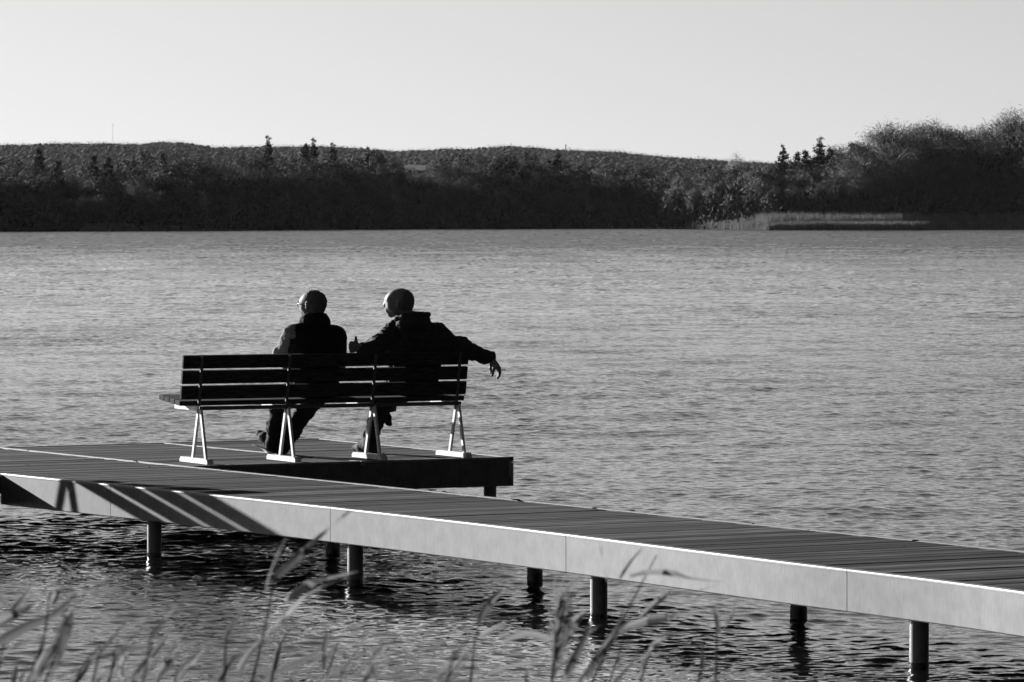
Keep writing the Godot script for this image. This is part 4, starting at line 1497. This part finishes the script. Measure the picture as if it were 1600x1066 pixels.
# ---------------------------------------------------------------- materials
func make_materials() -> void:
	M.planks = []
	var grain := noise_tex(512, 512, 0.016, 0.12, 1.0, 3, 6)
	var patches := noise_tex(256, 256, 0.03, 0.40, 1.0, 8, 5)
	for v in [0.012, 0.024, 0.036, 0.05, 0.07, 0.10, 0.15]:
		var m := mat(v * 1.3, 0.95, 0.0, 0.2)
		m.albedo_texture = grain
		m.uv1_scale = Vector3(0.30, 1.6, 1)
		m.roughness_texture = null
		m.detail_enabled = true
		m.detail_blend_mode = BaseMaterial3D.BLEND_MODE_MUL
		m.detail_albedo = patches
		m.detail_uv_layer = BaseMaterial3D.DETAIL_UV_1
		M.planks.append(m)
	var drips := noise_tex(512, 512, 0.20, 0.45, 1.0, 21, 5, 0.30)
	var blotch := noise_tex(512, 512, 0.016, 0.50, 1.0, 22, 9)
	var s := mat(0.13, 0.64, 0.2, 0.5)
	s.albedo_texture = drips
	s.uv1_scale = Vector3(0.5, 0.09, 1)
	s.detail_enabled = true
	s.detail_blend_mode = BaseMaterial3D.BLEND_MODE_MUL
	s.detail_albedo = blotch
	s.detail_uv_layer = BaseMaterial3D.DETAIL_UV_2
	s.uv2_triplanar = true
	s.uv2_scale = Vector3(0.9, 0.9, 0.9)
	M.steel = s
	M.flange = mat(0.19, 0.55, 0.35, 0.5)
	M.flange.albedo_texture = noise_tex(256, 256, 0.03, 0.55, 1.0, 27, 5)
	M.flange.uv1_triplanar = true
	M.flange.uv1_scale = Vector3(2, 2, 2)
	M.litter = mat(0.03, 0.95, 0.0, 0.1)
	M.wet = mat(0.012, 0.25, 0.0, 0.5)
	M.bearer = mat(0.03, 0.9)
	var p := mat(0.16, 0.5, 0.0)
	p.albedo_texture = noise_tex(256, 256, 0.03, 0.5, 1.0, 33, 4)
	p.uv1_triplanar = true
	p.uv1_scale = Vector3(3, 1, 3)
	M.pile = p
	var w := mat(0.07, 0.92, 0.0, 0.2)
	w.albedo_texture = grain
	w.uv1_scale = Vector3(0.8, 9.0, 1)
	M.bench_wood = w
	var ws := mat(0.58, 0.55, 0.0, 0.5)
	ws.albedo_texture = noise_tex(256, 256, 0.03, 0.55, 1.0, 41, 6)
	ws.uv1_triplanar = true
	ws.uv1_scale = Vector3(4, 4, 4)
	M.white_steel = ws
	M.dark_steel = mat(0.05, 0.5)
	M.skin = mat(0.15, 0.6, 0.0, 0.35)
	M.hair = hairs(0.17, 51)
	M.stubble = hairs(0.15, 52)
	M.sleeve = cloth(0.26, 31)
	M.dark_cloth = cloth(0.012, 32)
	M.jacket = cloth(0.042, 33)
	M.trousers = cloth(0.02, 34)
	M.shoe = mat(0.03, 0.85, 0.0, 0.3)
	M.pale_sole = mat(0.6, 0.6)
	M.dark_sole = mat(0.03, 0.9, 0.0, 0.3)
	M.black_plastic = mat(0.01, 0.3)
	M.paper = mat(0.5, 0.8)
	M.ash = mat(0.1, 0.9)
	M.reed = leaf(0.12, 0.98, 0.15)
	M.reed_dark = leaf(0.05, 0.95, 0.08)
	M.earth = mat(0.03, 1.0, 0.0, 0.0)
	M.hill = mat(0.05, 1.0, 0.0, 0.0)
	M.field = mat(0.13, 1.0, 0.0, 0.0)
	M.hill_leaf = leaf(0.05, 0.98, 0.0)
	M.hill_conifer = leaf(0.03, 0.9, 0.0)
	M.mast = mat(0.2, 0.6)
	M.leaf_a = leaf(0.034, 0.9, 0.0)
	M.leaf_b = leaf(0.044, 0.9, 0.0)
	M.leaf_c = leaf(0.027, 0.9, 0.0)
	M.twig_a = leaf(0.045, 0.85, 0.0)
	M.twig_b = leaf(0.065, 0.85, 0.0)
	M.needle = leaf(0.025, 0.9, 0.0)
	M.pale_leaf = leaf(0.16, 0.9, 0.1)  # paler crown colour, holds the sunlight painted on some trees
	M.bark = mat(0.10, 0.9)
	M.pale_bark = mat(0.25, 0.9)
	M.far_reed = leaf(0.33, 0.95, 0.15)
	for m in [M.far_reed, M.hill_leaf, M.hill_conifer]:
		m.vertex_color_use_as_albedo = true

func leaf(v: float, rough: float, through: float) -> StandardMaterial3D:
	var m := mat(v, rough, 0.0, 0.35)
	m.cull_mode = BaseMaterial3D.CULL_DISABLED
	if through > 0.0:
		m.backlight_enabled = true
		m.backlight = grey(through)
	return m

func hairs(v: float, sd: int) -> StandardMaterial3D:
	var m := mat(v, 0.85, 0.0, 0.3)
	m.albedo_texture = noise_tex(256, 256, 0.12, 0.2, 1.0, sd, 4)
	m.uv1_triplanar = true
	m.uv1_scale = Vector3(14, 5, 14)
	return m

func cloth(v: float, sd: int) -> StandardMaterial3D:
	var m := mat(v, 0.9, 0.0, 0.3)
	m.albedo_texture = noise_tex(128, 128, 0.08, 0.6, 1.0, sd, 3)
	m.uv1_triplanar = true
	m.uv1_scale = Vector3(5, 5, 5)
	return m

func _ready() -> void:
	set_view()
	make_materials()
	build_water()
	build_jetty()
	build_litter()
	build_benches()
	build_people()
	build_far_shore()
	build_reeds()
